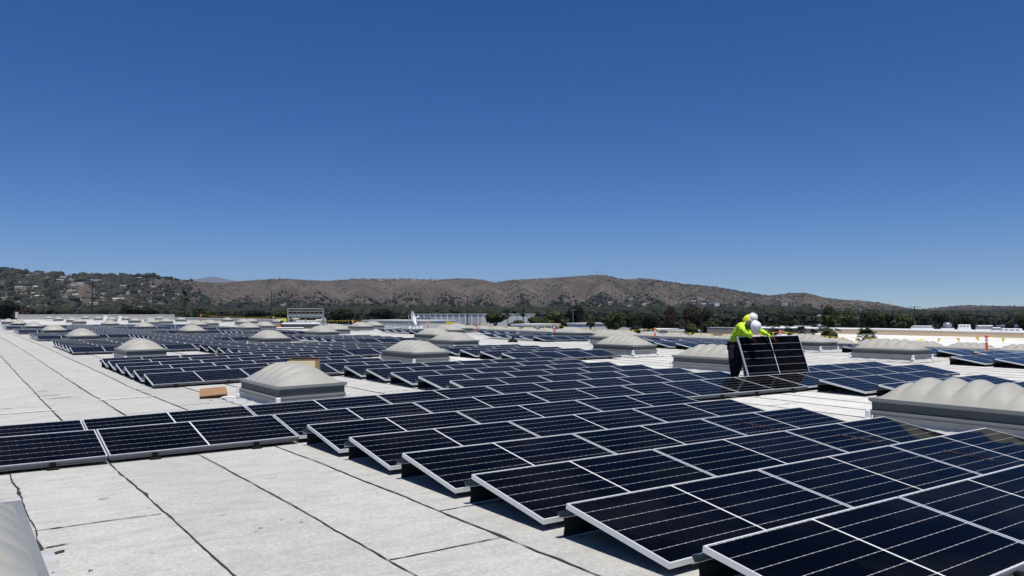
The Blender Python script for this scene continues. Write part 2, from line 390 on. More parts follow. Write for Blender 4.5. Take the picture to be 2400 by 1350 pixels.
def sky_meshes():
    d = {}
    d['dome'] = dome_mesh(); d['dome_far'] = dome_mesh(12, 5)
    mb = MB(); ring(mb, SW, SL, .075, SR-.02, SR+.022); ring(mb, SW-.03, SL-.03, .05, SR-.035, SR-.02); d['rim_frame'] = mb.mesh('rim_frame', M['rim'])
    mb = MB(); ring(mb, SW-.07, SL-.07, .03, SR-.155, SR-.035); d['curb_band'] = mb.mesh('curb_band', M['curb'])
    mb = MB(); ring(mb, SW+.01, SL+.01, .06, SR-.185, SR-.157); ring(mb, SW-.02, SL-.02, .05, SR-.215, SR-.186); ring(mb, SW+.015, SL+.015, .04, SR-.225, SR-.216)
    d['flange'] = mb.mesh('flange', M['rim'])
    mb = MB(); n = 26
    prof = [(0.0, SR-.215), (.012, .12), (.05, .055), (.13, .02), (.26, .006)]; per = []
    for q, z in prof:
        a, b = (SW-.1)/2+q, (SL-.1)/2+q; loop = []
        for (xa, ya, xb, yb) in ((-a,-b,a,-b),(a,-b,a,b),(a,b,-a,b),(-a,b,-a,-b)):
            for k in range(n): loop.append((xa+(xb-xa)*k/n, ya+(yb-ya)*k/n, z+(.012*math.sin(k*1.9+xa*7)*math.sin(k*.83) if 0 < z < .15 else 0)))
        per.append(loop)
    m_ = 4*n
    for l_ in per: mb.v += l_
    for r_ in range(len(per)-1):
        for k in range(m_): mb.f.append((r_*m_+k, (r_+1)*m_+k, (r_+1)*m_+(k+1) % m_, r_*m_+(k+1) % m_)); mb.m.append(0)
    # ragged dark top edge of the flashing under the flange
    d['flashing'] = mb.mesh('flashing', M['skirt'], True)
    mb = MB(); mb.bbox(-.035, .035, -.035, .035, SR-.29, SR-.16, .008); mb.bbox(-.05, .05, -.05, .05, SR-.33, SR-.27, .01); d['corner_clamp'] = mb.mesh('corner_clamp', M['white'])
    mb = MB(); mb.box(-.0035, .0035, -.006, 0, SR-.15, SR-.04); d['band_slat'] = mb.mesh('band_slat', M['slat'])
    return d
SK = sky_meshes(); SKY = []
def skylight(x, y, label, near=True, slats=False, z=None, clamps=True):
    """x, y = near left corner of the rim"""
    cx_, cy_ = x+SW/2, y+SL/2
    sl = (roofz(cx_+.5, cy_)-roofz(cx_-.5, cy_))
    t = thing('dome_skylight', label, 'skylight', (cx_, cy_, (roofz(cx_, cy_) if z is None else z)+.006), (0, -math.atan(sl), 0), 'ribbed dome skylights on the roof')
    link('dome', SK['dome'] if near else SK['dome_far'], t)
    for nm in ('rim_frame', 'curb_band', 'flange', 'flashing'): link(nm, SK[nm], t)
    if near and clamps:
        for sx, sy in ((-1,-1),(1,-1),(-1,1)):
            link('corner_clamp', SK['corner_clamp'], t, (sx*(SW/2-.02)*1.03, sy*(SL/2-.02)*1.02, 0))
    if slats:
        bd = [o for o in t.children if o.name.startswith('curb_band')][0] if t.children else None
        for k in range(15): link('band_slat', SK['band_slat'], bd or t, (-SW/2+.075+k*(SW-.15)/14, -SL/2+.035, 0))
        for k in range(26): link('band_slat', SK['band_slat'], bd or t, (-SW/2+.035, -SL/2+.075+k*(SL-.15)/25, 0), (0, 0, -math.pi/2))
    SKY.append((cx_, cy_)); return t
p0 = up(49, 1182, .40)
skylight(p0.x-SW, p0.y-SL, 'dome skylight cut off at the bottom left corner beside the camera', True, clamps=False)
COLS = [('leftmost', 4.5, [13.06, 27.2, 41.5, 54.0, 68.2, 84.0, 100.3, 131.4]),
        ('second', 10.98, [4.2, 20.3, 33.8, 47.7, 61.8, 77.0, 97.7]),
        ('third', 16.6, [13.32, 27.3, 41.7, 55.4, 69.4, 88.4]),
        ('fourth', 19.75, [20.3, 34.4, 47.3, 61.4, 77.7, 96.8]),
        ('fifth', 25.6, [13.36, 27.15, 42.76, 56.1, 86.6]),
        ('sixth', 29.2, [19.06, 34.6, 47.5, 61.5])]
for nm, x, ys in COLS:
    for i, y in enumerate(ys):
        if nm == 'leftmost' and i == 0: lb = 'ribbed dome skylight beside the plywood board, nearest of the leftmost column'
        elif nm == 'second' and i == 0: lb = 'large ribbed dome skylight cut by the right frame edge, nearest of the second column'
        elif nm == 'third' and i == 0: lb = 'ribbed dome skylight just left of the two workers lifting a panel'
        else: lb = 'ribbed dome skylight, %s from the camera in the %s column from left' % (ORD[i+1], nm)
        skylight(x, y, lb, y < 36, (nm, i) == ('leftmost', 0))
for (px, py) in [(40,744),(72,744.5),(107,745.8),(128,748),(159,750.5),(194,745),(223,746.5),(254,748.8),(289,746.5),(331,744.5),(345,750),(368,746),(418,749),(528,749.5),(583,753),(648,754),(90,744.3),(168,744.2),(307,751.5)]:
    p = up(px, py, .4)
    if p.y < 192 and p.x < 41: skylight(p.x, p.y, 'tiny pale dome skylight in the far crowd before the end parapet', False)
for k in range(24):
    y = 9.8+k*2.36
    skylight(39.2, y, 'ribbed dome skylight, %s from the camera in the unbroken line along the right edge' % ORD[k+1], False)

# ------------------------------------------------------------------ solar panels
PL, PW, TILT, PITCHR, PITCHC = 2.18, 1.03, R(9.7), 1.284, 2.2
def row_y(k): return 4.49+PITCHR*(k-2)          # high edge of row k
def panel_meshes():
    d = {}; h = .04; lip = .0125
    def fr(mats):
        mb = MB(); mb.box(-PL/2, PL/2, -PW/2, -PW/2+lip, -h, 0); mb.box(-PL/2, PL/2, PW/2-lip, PW/2, -h, 0)
        mb.box(-PL/2, -PL/2+lip, -PW/2+lip, PW/2-lip, -h, 0); mb.box(PL/2-lip, PL/2, -PW/2+lip, PW/2-lip, -h, 0); return mb
    d['frame'] = fr(0).mesh('frame', M['frame'])
    hw = (PL-2*lip-.018)/4
    mb = MB(); mb.box(-hw, hw, -PW/2+lip, PW/2-lip, -.012, -.004); d['cell_glass'] = mb.mesh('cell_glass', M['cells']); d['hw'] = hw
    mb = MB(); mb.box(-.009, .009, -PW/2+lip, PW/2-lip, -.012, -.0035); d['centre_strip'] = mb.mesh('centre_strip', M['strip'])
    for nm_, prof, xa in (('deflector_flange', [(.512, .224), (.570, .206), (.546, .170), (.572, .152)], -1.125), ('wind_deflector', [(.566, .151), (.556, .085), (.572, .012)], -1.07)):
        mb = MB()
        for i in range(len(prof)-1):
            (ya, za), (yb, zb) = prof[i], prof[i+1]
            mb.poly([(xa, ya, za), (1.07, ya, za), (1.07, yb, zb), (xa, yb, zb)])
            mb.poly([(xa, ya-.002, za-.002), (xa, yb-.002, zb-.002), (1.07, yb-.002, zb-.002), (1.07, ya-.002, za-.002)])
        d[nm_] = mb.mesh(nm_, M['flange_metal'] if 'flange' in nm_ else M['deflector'])
    mb = MB(); mb.bbox(-.06, .06, -.05, .05, 0, .03, .006); mb.box(-.03, .03, -.03, .03, .03, .085); d['foot'] = mb.mesh('foot', M['black'])
    mb = MB(); mb.bbox(-.05, .05, -.04, .04, 0, .02, .006); mb.box(-.02, .02, -.02, .02, .02, .22); d['tall_foot'] = mb.mesh('tall_foot', M['black'])
    mb = MB(); mb.box(-PL/2+.003, PL/2-.003, -.014, -.001, .044, .088); mb.box(-PL/2+.003, PL/2-.003, -.022, -.0142, .044, .048); mb.box(-PL/2+.003, PL/2-.003, -.017, -.0142, .064, .067); d['front_rail'] = mb.mesh('front_rail', M['rail'])
    return d
PM = panel_meshes()
PZ = .272-PW*math.sin(TILT)/2
def make_panel(x, y, label, near, fascia):
    """x = centre, y = centre of the panel plan"""
    z = roofz(x, y); sl = (roofz(x+1, y)-roofz(x-1, y))/2
    t = thing('solar_panel', label, 'solar panel', (x, y, z), (0, -math.atan(sl), 0), 'solar panels mounted on the roof')
    rot = (TILT, 0, 0)
    link('frame', PM['frame'], t, (0, 0, PZ), rot)
    for s in (-1, 1): link('cell_glass', PM['cell_glass'], t, (s*(PM['hw']+.009), 0, PZ), rot)
    link('centre_strip', PM['centre_strip'], t, (0, 0, PZ), rot)
    if near or fascia:
        wd_ = link('wind_deflector', PM['wind_deflector'], t); link('deflector_flange', PM['deflector_flange'], wd_)
        for s in (-.62, .55): link('foot', PM['foot'], t, (s, -.53, 0))
        for s in (-.62, .55): link('foot', PM['tall_foot'], t, (s, .46, 0))
    if fascia: link('front_rail', PM['front_rail'], t, (0, -PW/2*math.cos(TILT)-.003, 0))
    return t
ROWS = {}
def add(rs, cs):
    for r_ in rs: ROWS.setdefault(r_, set()).update(cs)
add(range(1, 7), [0, 1, 2]); add([3, 5, 6], [5, 6]); add([4], [5, 6, 7])
add([7], range(-2, 8)); add([8], [-2,-1,0,1,2,3,4,6,7])
for b in range(9, 64, 11):
    add(range(b, b+5), [2, 3, 4]); add(range(b+5, b+10), [0, 1, 2]); add([b+10], range(0, 7))
    add(range(b+6, b+10), [5, 6])
add([7, 8], [10, 11, 12]); add(range(9, 14), [12, 13]); add(range(14, 20), [10, 11, 12]); add(range(20, 25), [12]); add(range(25, 30), [10, 11, 12]); add(range(31, 36), [12]); add(range(36, 41), [10, 11])
PAN = []
for r_, cs in ROWS.items():
    for c in sorted(cs):
        x = 3.68+PITCHC*c+PL/2+.01; y = row_y(r_)-PW*math.cos(TILT)/2
        if any(abs(x-sx) < PL/2+SW/2+.12 and abs(y-sy) < PW/2+SL/2+.12 for sx, sy in SKY): continue
        PAN.append((r_, c, x, y))
have = {(p[0], p[1]) for p in PAN}
rowidx = {}
order = sorted(PAN, key=lambda p: math.hypot(p[2], p[3]))
single = set((p[0], p[1]) for p in order[:300])
for r_, c, x, y in sorted(PAN):
    i = rowidx.get(r_, 0)+1; rowidx[r_] = i
    if (r_, c) not in single: continue
    make_panel(x, y, 'solar panel, %s from the left in the %s row counted from the camera' % (ORD[i], ORD[r_]), r_ <= 24, (r_-1, c) not in have)
rest = [p for p in PAN if (p[0], p[1]) not in single]
if rest:
    fm = MB(); gm = MB(); ca, sa = math.cos(TILT), math.sin(TILT)
    for r_, c, x, y in rest:
        z = roofz(x, y)+PZ
        def P(a, b, d): return (x+a, y+b*ca-d*sa, z+b*sa+d*ca)
        def bx(mb_, x0, x1, y0, y1, z0, z1):
            q = [P(x0,y0,z0),P(x1,y0,z0),P(x1,y1,z0),P(x0,y1,z0),P(x0,y0,z1),P(x1,y0,z1),P(x1,y1,z1),P(x0,y1,z1)]
            b = len(mb_.v); mb_.v += q
            for k in ((0,3,2,1),(4,5,6,7),(0,1,5,4),(1,2,6,5),(2,3,7,6),(3,0,4,7)): mb_.f.append(tuple(b+i for i in k)); mb_.m.append(0)
        l = .015
        bx(fm,-PL/2,PL/2,-PW/2,-PW/2+l,-.04,0); bx(fm,-PL/2,PL/2,PW/2-l,PW/2,-.04,0); bx(fm,-PL/2,-PL/2+l,-PW/2+l,PW/2-l,-.04,0); bx(fm,PL/2-l,PL/2,-PW/2+l,PW/2-l,-.04,0); bx(fm,-.009,.009,-PW/2+l,PW/2-l,-.012,-.0035)
        for s in (-1, 1): c0 = s*(PM['hw']+.009); bx(gm, c0-PM['hw'], c0+PM['hw'], -PW/2+l, PW/2-l, -.012, -.004)
    far = fm.build('far_solar_panels', M['frame']); tag(far, 'mass of small dark solar panels far down the roof', 'solar panels', kind='stuff')
    plain = simple('far_cells', (.006,.009,.022), .08, 0, .2, .5, 0, 'pos', spec=.42); gm.build('cell_glass', plain, far)
print('PANELS', len(PAN), 'single', len(single), 'skylights', len(SKY))
# ------------------------------------------------------------------ hills and valley
def smooth(a, b, t):
    t = min(1, max(0, (t-a)/(b-a))); return t*t*(3-2*t)
RIDGE = [(-900,640),(-400,628),(-100,630),(0,633),(30,634),(60,641),(100,644),(150,646),(200,649),(250,651),(300,648),(350,649),(400,653),(450,658),(480,662),(520,662),(560,659),(600,656),(640,654),(665,653),
 (700,655),(740,658),(770,658),(800,656),(830,654),(900,653),(960,654),(1000,656),(1050,654),(1080,652),(1110,653),(1140,658),(1163,662),(1190,657),(1220,655),(1260,653),(1300,651),(1340,648),(1380,645),(1400,644),
 (1420,645),(1450,652),(1475,655),(1500,652),(1530,654),(1560,659),(1600,665),(1640,669),(1680,673),(1720,680),(1760,687),(1805,693),(1830,690),(1850,687),(1880,686),(1900,689),(1930,697),(1970,702),(2010,704),(2060,709),
 (2100,716),(2130,722),(2155,726),(2180,723),(2220,719),(2250,717),(2290,716),(2320,717),(2400,718),(2600,716),(3000,722),(3800,726)]
RPX = [p[0] for p in RIDGE]; RPY = [p[1] for p in RIDGE]
def ridge_R(px): return float(np.interp(px, [-900, 380, 520, 1050, 1400, 1760, 2080, 2200, 3800], [2300, 2350, 3300, 3500, 3700, 3400, 3700, 4400, 4600]))
def vnoise(x, y, seed=0):
    xi, yi = math.floor(x), math.floor(y); fx, fy = x-xi, y-yi
    fx = fx*fx*(3-2*fx); fy = fy*fy*(3-2*fy)
    def h(a, b):
        n = (int(a)*374761393+int(b)*668265263+seed*974711) & 0x7fffffff; n = ((n ^ (n >> 13))*1274126177) & 0x7fffffff
        return ((n ^ (n >> 16)) & 0xffff)/65535.0
    return (h(xi,yi)*(1-fx)+h(xi+1,yi)*fx)*(1-fy)+(h(xi,yi+1)*(1-fx)+h(xi+1,yi+1)*fx)*fy
def fbm(x, y, o=4, seed=0):
    s = 0; a = .5
    for k in range(o): s += a*vnoise(x*2**k, y*2**k, seed+k); a *= .5
    return s/(1-.5**o)
def px_of(th): return 1200+FPX*math.tan(max(-1.25, min(1.25, th-YAW)))
TR0 = 420.0
def gully(px, t):
    """spurs and gullies running down the slope, 0 in the gully, 1 on the spur"""
    q = px/95.0+1.1*fbm(px/160.0, t*2.2, 3, 5)*(1-.3*t)
    a = abs(2*(q-math.floor(q+.5))); b = fbm(px/38.0, t*5, 3, 9)
    return .65*a+.35*b
def hill(th, r):
    px = px_of(th); c = math.cos(max(-1.2, min(1.2, th-YAW)))
    Rr = ridge_R(px); zr = EYE+Rr*(735-np.interp(px, RPX, RPY))/FPX*c
    if r <= TR0: return GZ
    base = GZ+ (r-TR0)*.006*smooth(TR0, 1200, r)
    foot = float(np.interp(px, [-900, 0, 450, 1000, 1700, 2000, 2400], [800, 800, 1350, 1650, 1500, 1700, 2300]))
    if r > Rr:
        return zr-(r-Rr)*.16-8*fbm(px/60, r/300, 2, 3)
    t = max(0, (r-foot)/(Rr-foot))
    S = .72*t**1.05+.28*smooth(.15, 1, t)
    z = base*(1-t)+(zr)*0+ (GZ+(zr-GZ)*S if t > 0 else base)*t + (0 if t > 0 else base*0)
    z = base*(1-smooth(0, .25, t))+(GZ+(zr-GZ)*S)*smooth(0, .25, t)
    rel = (zr-GZ)
    z += (gully(px, t)-.62)*rel*.42*(max(0, math.sin(math.pi*min(1, t)))**.8)*(1-.3*t)
    lim = EYE+r*((zr-EYE)/Rr)*.985
    if t > .5: z = min(z, lim) if t < .995 else z
    return z
NT, NR = 620, 130
ths = [YAW+R(-52)+R(104)*i/(NT-1) for i in range(NT)]
rs = [TR0*(5200/TR0)**(j/(NR-1)) for j in range(NR)]
V = np.zeros((NT*NR, 3), np.float32)
HT = np.zeros((NT, NR))
for i, th in enumerate(ths):
    px = px_of(th); Rr = ridge_R(px); js = min(range(NR), key=lambda j: abs(rs[j]-Rr))
    for j, r in enumerate(rs):
        rr = Rr if j == js else r
        HT[i, j] = hill(th, rr); V[i*NR+j] = (math.sin(th)*rr, math.cos(th)*rr, HT[i, j])
I, J = np.meshgrid(np.arange(NT-1), np.arange(NR-1), indexing='ij'); A = (I*NR+J).ravel()
Fq = np.stack([A, A+1, A+NR+1, A+NR], 1)
def hills_material():
    m, nt, bs = nmat('dry_hillside'); v = pos(nt)
    n1 = noise(nt, v, .004, 6, .62); n2 = noise(nt, v, .02, 5, .65); n3 = noise(nt, v, .0016, 4, .55)
    c = ramp(nt, [(.28, (.062,.051,.041)), (.5, (.100,.083,.066)), (.74, (.152,.127,.098))], n1)
    c = mix(nt, ramp(nt, [(.57, (0,0,0)), (.68, (.7,.7,.7))], n2), c, (.055,.048,.036))
    sp = N(nt, 'ShaderNodeSeparateXYZ'); nt.links.new(v, sp.inputs[0]); z = sp.outputs[2]
    ln = N(nt, 'ShaderNodeVectorMath'); ln.operation = 'LENGTH'; nt.links.new(v, ln.inputs[0]); 
    # scrub grows densest on the lower slopes
    low = math_(nt, 'ADD', math_(nt, 'MULTIPLY', z, -.022), math_(nt, 'MULTIPLY', n3, 1.5))
    c = mix(nt, ramp(nt, [(.15, (0,0,0)), (.55, (.9,.9,.9))], low), c, (.020,.024,.015))
    path = noise(nt, v, .006, 3, .5)
    c = mix(nt, ramp(nt, [(.497, (0,0,0)), (.5, (.7,.7,.7)), (.503, (0,0,0))], path), c, (.30,.25,.18))
    nt.links.new(c, bs.inputs['Base Color']); bs.inputs['Roughness'].default_value = 1.0; bs.inputs['Specular IOR Level'].default_value = 0
    bump(nt, bs, n2, .6, 12); return m
M['hill'] = hills_material()
hills = link('hills', npmesh('hills', V, Fq[:, ::-1], M['hill'], True)); tag(hills, kind='structure')
def hz(th, r):
    fi = (th-ths[0])/(ths[-1]-ths[0])*(NT-1); fj = math.log(r/TR0)/math.log(5200/TR0)*(NR-1)
    i = int(max(0, min(NT-2, fi))); j = int(max(0, min(NR-2, fj))); a, b = fi-i, max(0, min(1, fj-j))
    return (HT[i,j]*(1-a)+HT[i+1,j]*a)*(1-b)+(HT[i,j+1]*(1-a)+HT[i+1,j+1]*a)*b
# far blue mountain and the valley floor
mb = MB(); prof = [(300,660),(420,657),(455,655),(480,650.5),(498,648.5),(512,650),(530,654),(548,657.5),(570,660),(640,664)]
D0 = 16000
for d_, k_ in ((D0-2500, -1), (D0, 1), (D0+2500, -1)):
    for px, py in prof:
        p = at(px, py if k_ > 0 else 735, d_); mb.v.append((p.x, p.y, p.z if k_ > 0 else GZ-20))
n = len(prof)
for q in range(2):
    for i in range(n-1): mb.f.append((q*n+i, q*n+i+1, (q+1)*n+i+1, (q+1)*n+i)); mb.m.append(0)
mt = mb.build('mountain', simple('far_mountain_rock', (.13,.12,.11), 1, 0, .2, .0006, 0, 'pos', spec=0), None, True); tag(mt, kind='structure')
mb = MB(); nseg = 64; rings = [0, 200, 1200, 6000, 8900]
mb.v.append((0, 0, GZ-.25))
for r_ in rings[1:]:
    for k in range(nseg): t = 2*math.pi*k/nseg; mb.v.append((r_*math.cos(t), r_*math.sin(t), GZ-.25-(r_/6000 if r_ > 1200 else 0)*2))
for k in range(nseg): mb.f.append((0, 1+k, 1+(k+1) % nseg)); mb.m.append(0)
for q in range(len(rings)-2):
    for k in range(nseg): mb.f.append((1+q*nseg+k, 1+(q+1)*nseg+k, 1+(q+1)*nseg+(k+1) % nseg, 1+q*nseg+(k+1) % nseg)); mb.m.append(0)
ground = mb.build('ground', simple('valley_ground', (.085,.08,.06), 1, 0, .35, .02, 0, 'pos', (.05,.055,.035), 0)); tag(ground, kind='structure')

# ------------------------------------------------------------------ vegetation
def leaf_mat(name, dark, light, scale=.8):
    m, nt, bs = nmat(name); v = pos(nt); f = noise(nt, v, scale, 4, .7); f2 = noise(nt, v, scale*9, 2, .5)
    c = ramp(nt, [(.3, dark), (.7, light)], math_(nt, 'ADD', math_(nt, 'MULTIPLY', f, .55), math_(nt, 'MULTIPLY', f2, .45)))
    nt.links.new(c, bs.inputs['Base Color']); bs.inputs['Roughness'].default_value = .75; bs.inputs['Specular IOR Level'].default_value = .15; return m
M['leaf_far'] = leaf_mat('valley_foliage', (.006,.009,.006), (.036,.042,.022), .12)
M['leaf_dark'] = leaf_mat('dark_foliage', (.010,.014,.009), (.030,.036,.020))
M['leaf_green'] = leaf_mat('green_foliage', (.020,.030,.011), (.065,.085,.028))
M['leaf_olive'] = leaf_mat('olive_foliage', (.035,.042,.016), (.115,.125,.045))
M['leaf_red'] = leaf_mat('reddish_foliage', (.026,.018,.013), (.065,.042,.028))
M['palm'] = leaf_mat('palm_fronds', (.014,.022,.010), (.055,.075,.028), 3)
M['bark'] = simple('bark', (.10,.075,.055), .9, 0, .3, 3, .4)
ph = (1+5**.5)/2
ICO = np.array([(-1,ph,0),(1,ph,0),(-1,-ph,0),(1,-ph,0),(0,-1,ph),(0,1,ph),(0,-1,-ph),(0,1,-ph),(ph,0,-1),(ph,0,1),(-ph,0,-1),(-ph,0,1)], np.float32)/math.sqrt(1+ph*ph)
ICF = np.array([(0,11,5),(0,5,1),(0,1,7),(0,7,10),(0,10,11),(1,5,9),(5,11,4),(11,10,2),(10,7,6),(7,1,8),(3,9,4),(3,4,2),(3,2,6),(3,6,8),(3,8,9),(4,9,5),(2,4,11),(6,2,10),(8,6,7),(9,8,1)], np.int32)
def lumps(L):
    """L: list of (x,y,z,rx,rz) -> jittered icosahedra"""
    L = np.array(L, np.float32); n = len(L)
    jit = RNG.uniform(.72, 1.25, (n, 12, 1)).astype(np.float32)
    V = ICO[None]*jit*np.stack([L[:,3], L[:,3], L[:,4]], 1)[:, None, :]+L[:, None, :3]
    F = ICF[None]+(np.arange(n)*12)[:, None, None]
    return V.reshape(-1, 3), F.reshape(-1, 3)
def density_ok(px, r):
    return True
L = []; rnd = random.Random(3)
def clear_line(px, r):     # open lots kept free of trees
    return False
hr = random.Random(99); SITES = []
for _ in range(290):
    k = hr.random()
    if k < .36: px = hr.uniform(0, 430); r = hr.uniform(900, 2250)
    elif k < .45: px = hr.uniform(820, 1040); r = ridge_R(px)*hr.uniform(.955, .992)
    elif k < .70: px = hr.uniform(430, 1500); r = hr.uniform(620, 2000)
    else: px = hr.uniform(1380, 2150); r = hr.uniform(700, 2450)
    SITES.append((px, r, hr.uniform(.45, .75) if r < 1500 else hr.uniform(.5, .95)))
SX = np.array([math.sin(YAW+math.atan((p-1200)/FPX))*r for p, r, _ in SITES]); SY = np.array([math.cos(YAW+math.atan((p-1200)/FPX))*r for p, r, _ in SITES]); SR_ = np.array([r for _, r, _ in SITES])
cnt = 0
while cnt < 21000:
    th = YAW+R(rnd.uniform(-47, 47)); px = px_of(th)
    u = rnd.random(); r = 330+(2500-330)*u**.95
    Rr = ridge_R(px); wooded = px < 330+130*rnd.random()**2+90*vnoise(px/20, r/90, 4)
    foot = float(np.interp(px, [-900, 0, 450, 1000, 1700, 2000, 2400], [800, 800, 1350, 1650, 1500, 1700, 2300]))
    t = (r-foot)/(Rr-foot)
    if t > 0 and not wooded:
        keep = max(0, 1.15-t*(2.0 if px > 560 else 1.7))*(1.45-gully(px, t))
        if 1400 < px < 1830: keep = max(0, 1.15-t*1.45)*(1.5-gully(px, t))
        if rnd.random() > keep: continue
    if wooded and r > Rr: continue
    if px > 1900 and r > 1500-500*smooth(2100, 2300, px)*rnd.random(): continue
    if px < 470 and t > .2 and fbm(px/55, t*5, 3, 77) > .56 and rnd.random() > .15: continue
    z = hz(th, r) if r > TR0 else GZ
    x, y = math.sin(th)*r, math.cos(th)*r
    if fbm(x/120, y/120, 2, 21) < .36: continue
    al = (x*SX+y*SY)/SR_; la = np.abs(x*SY-y*SX)/SR_
    if np.any((la < 7.5) & (al < SR_+6) & (al > SR_*.86-10)): continue
    h = rnd.uniform(5, 12) if t > .15 else rnd.choice([rnd.uniform(5, 10), rnd.uniform(8, 16)])
    k = rnd.random()
    if t > .3: h *= .7
    h *= 1.08
    if r < 800: h *= .62
    if px > 1900: h *= .7
    if k < .07: L.append((x, y, z+h*.55, h*.14, h*.55))
    else:
        w = h*rnd.uniform(.38, .6); L.append((x, y, z+h*.55, w, h*.45))
        for _ in range(3 if r < 1100 else (2 if r < 1600 else 1)): L.append((x+rnd.uniform(-w, w)*.7, y+rnd.uniform(-w, w)*.7, z+h*rnd.uniform(.4, .75), w*rnd.uniform(.5, .8), h*rnd.uniform(.2, .35)))
    cnt += 1
Vt, Ft = lumps([q for q in L if math.hypot(q[0], q[1]) > 760])
near = np.array([q for q in L if math.hypot(q[0], q[1]) <= 760], np.float32); NL = 46
d3 = RNG.normal(size=(len(near), NL, 3)); d3 /= np.linalg.norm(d3, axis=2)[:, :, None]
Pc = near[:, None, :3]+d3*near[:, None, [3, 3, 4]]*RNG.uniform(.6, 1.1, (len(near), NL, 1))
u3 = RNG.normal(size=Pc.shape); u3 /= np.linalg.norm(u3, axis=2)[:, :, None]; w3 = np.cross(u3, d3+.2*u3[::-1]); w3 /= np.linalg.norm(w3, axis=2)[:, :, None]+1e-6
sz = (near[:, 3]*.30+.25)[:, None, None]*RNG.uniform(.6, 1.3, (len(near), NL, 1))
tri = np.stack([Pc-u3*sz, Pc+u3*sz*.7+w3*sz*.6, Pc+u3*sz*.5-w3*sz*.8], 2).reshape(-1, 3)
Ft = np.vstack([Ft, np.arange(len(tri)).reshape(-1, 3)+len(Vt)]); Vt = np.vstack([Vt, tri])
wood = link('valley_trees', npmesh('valley_trees', Vt, Ft, M['leaf_far'])); tag(wood, 'dense belt of distant dark green trees filling the valley below the hills', 'trees', kind='stuff')
L = []
for _ in range(42000):
    th = YAW+R(rnd.uniform(-40, 40)); px = px_of(th); Rr = ridge_R(px)
    foot = float(np.interp(px, [-900, 0, 450, 1000, 1700, 2000, 2400], [800, 800, 1350, 1650, 1500, 1700, 2300]))
    t = rnd.uniform(.1, 1.0); r = foot+(Rr-foot)*t
    g = gully(px, t); pz = fbm(px/70, t*6, 3, 33)
    wd = 1-smooth(330, 430 if t > .55 else 640, px)
    pk = fbm(px/55, t*5, 3, 77)
    if px < 470 and pk > .56 and t > .2: wd *= .12
    dens = .045+.9*wd+(.75*max(0, .55-g)*2)+(1.3*max(0, pz-.55)*4)*(1-.4*t)
    if 1400 < px < 1830: dens += .25
    if 450 < px < 1150 and t > .45: dens *= .45
    if rnd.random() > dens: continue
    z = hz(th, r); s = rnd.uniform(.8, 2.8)*(1+1.3*wd)
    L.append((math.sin(th)*r, math.cos(th)*r, z+s*.4, s*1.25, s*.8))
for _ in range(300):      # trees breaking the skyline
    px = rnd.choice([rnd.uniform(0, 450), rnd.uniform(0, 250), rnd.uniform(820, 1040), rnd.uniform(600, 2400), rnd.uniform(1560, 1800), rnd.uniform(2150, 2330)])
    th = YAW+math.atan((px-1200)/FPX); r = ridge_R(px)*rnd.uniform(.985, .999)
    s = rnd.uniform(1.5, 4) if px > 450 else rnd.choice([rnd.uniform(2.5, 6), rnd.uniform(5, 11)])
    L.append((math.sin(th)*r, math.cos(th)*r, hz(th, r)+s*.5, s, s*.8))
Vt, Ft = lumps(L)
scrub = link('hillside_scrub', npmesh('hillside_scrub', Vt, Ft, leaf_mat('scrub_foliage', (.024,.026,.016), (.060,.056,.036), .05))); tag(scrub, 'dark scrub dotting the dry brown hills', 'scrub', kind='stuff')

def tree(name, label, px, py_top, py_bot, wpx, d, mat, group=None, seed=1, n=2600, lobes=9, leaf=None):
    """a single tree: py_top / wpx give its real height and width at distance d"""
    rnd = np.random.default_rng(seed); top = at(px, py_top, d); base = Vector((top.x, top.y, GZ-.1))
    w = wpx*d/FPX/2; ch = max(1.5, min((py_bot-py_top)*d/FPX, top.z-GZ)); zc0 = top.z-ch
    t = thing(name, label, 'tree', base, (0, 0, 0), group); H_ = top.z-base.z; zb = zc0-base.z
    lf = leaf or max(.10, w*.085)
    C = []
    for k in range(lobes):
        a = rnd.uniform(0, 2*math.pi); q = rnd.uniform(.15, .62); zz = zb+ch*rnd.uniform(.22, .78)
        C.append((math.cos(a)*w*q, math.sin(a)*w*q, zz, w*rnd.uniform(.32, .5), ch*rnd.uniform(.18, .3)))
    C.append((0, 0, H_-ch*.28, w*.5, ch*.28))
    C = np.array(C); ids = rnd.integers(0, len(C), n)
    d3 = rnd.normal(size=(n, 3)); d3 /= np.linalg.norm(d3, axis=1)[:, None]
    rad = rnd.uniform(.55, 1.05, (n, 1))**.6
    Pc = C[ids, :3]+d3*rad*C[ids][:, [3, 3, 4]]
    u = rnd.normal(size=(n, 3)); u /= np.linalg.norm(u, axis=1)[:, None]
    v_ = np.cross(u, d3+.3*rnd.normal(size=(n, 3))); v_ /= (np.linalg.norm(v_, axis=1)[:, None]+1e-6)
    s = lf*rnd.uniform(.6, 1.4, (n, 1))
    V = np.stack([Pc-u*s, Pc+v_*s*.6, Pc+u*s, Pc-v_*s*.6], 1).reshape(-1, 3)
    F = np.arange(4*n).reshape(n, 4)
    link('crown', npmesh('crown', V, F, mat), t)
    mb = MB(); tr = max(.08, w*.07)
    mb.tube([(0,0,0),(0,0,zb*.7),(.1*w,0,zb+ch*.3),(0,0,zb+ch*.7)], [tr*1.4, tr, tr*.7, tr*.25], 8)
    for k in range(min(6, len(C))):
        c = C[k]; mb.tube([(0,0,zb*.75+ch*.05), (c[0]*.5, c[1]*.5, (zb+c[2])/2+ch*.1), tuple(c[:3])], [tr*.6, tr*.4, tr*.12], 6)
    mb.build('trunk', M['bark'], t); return t
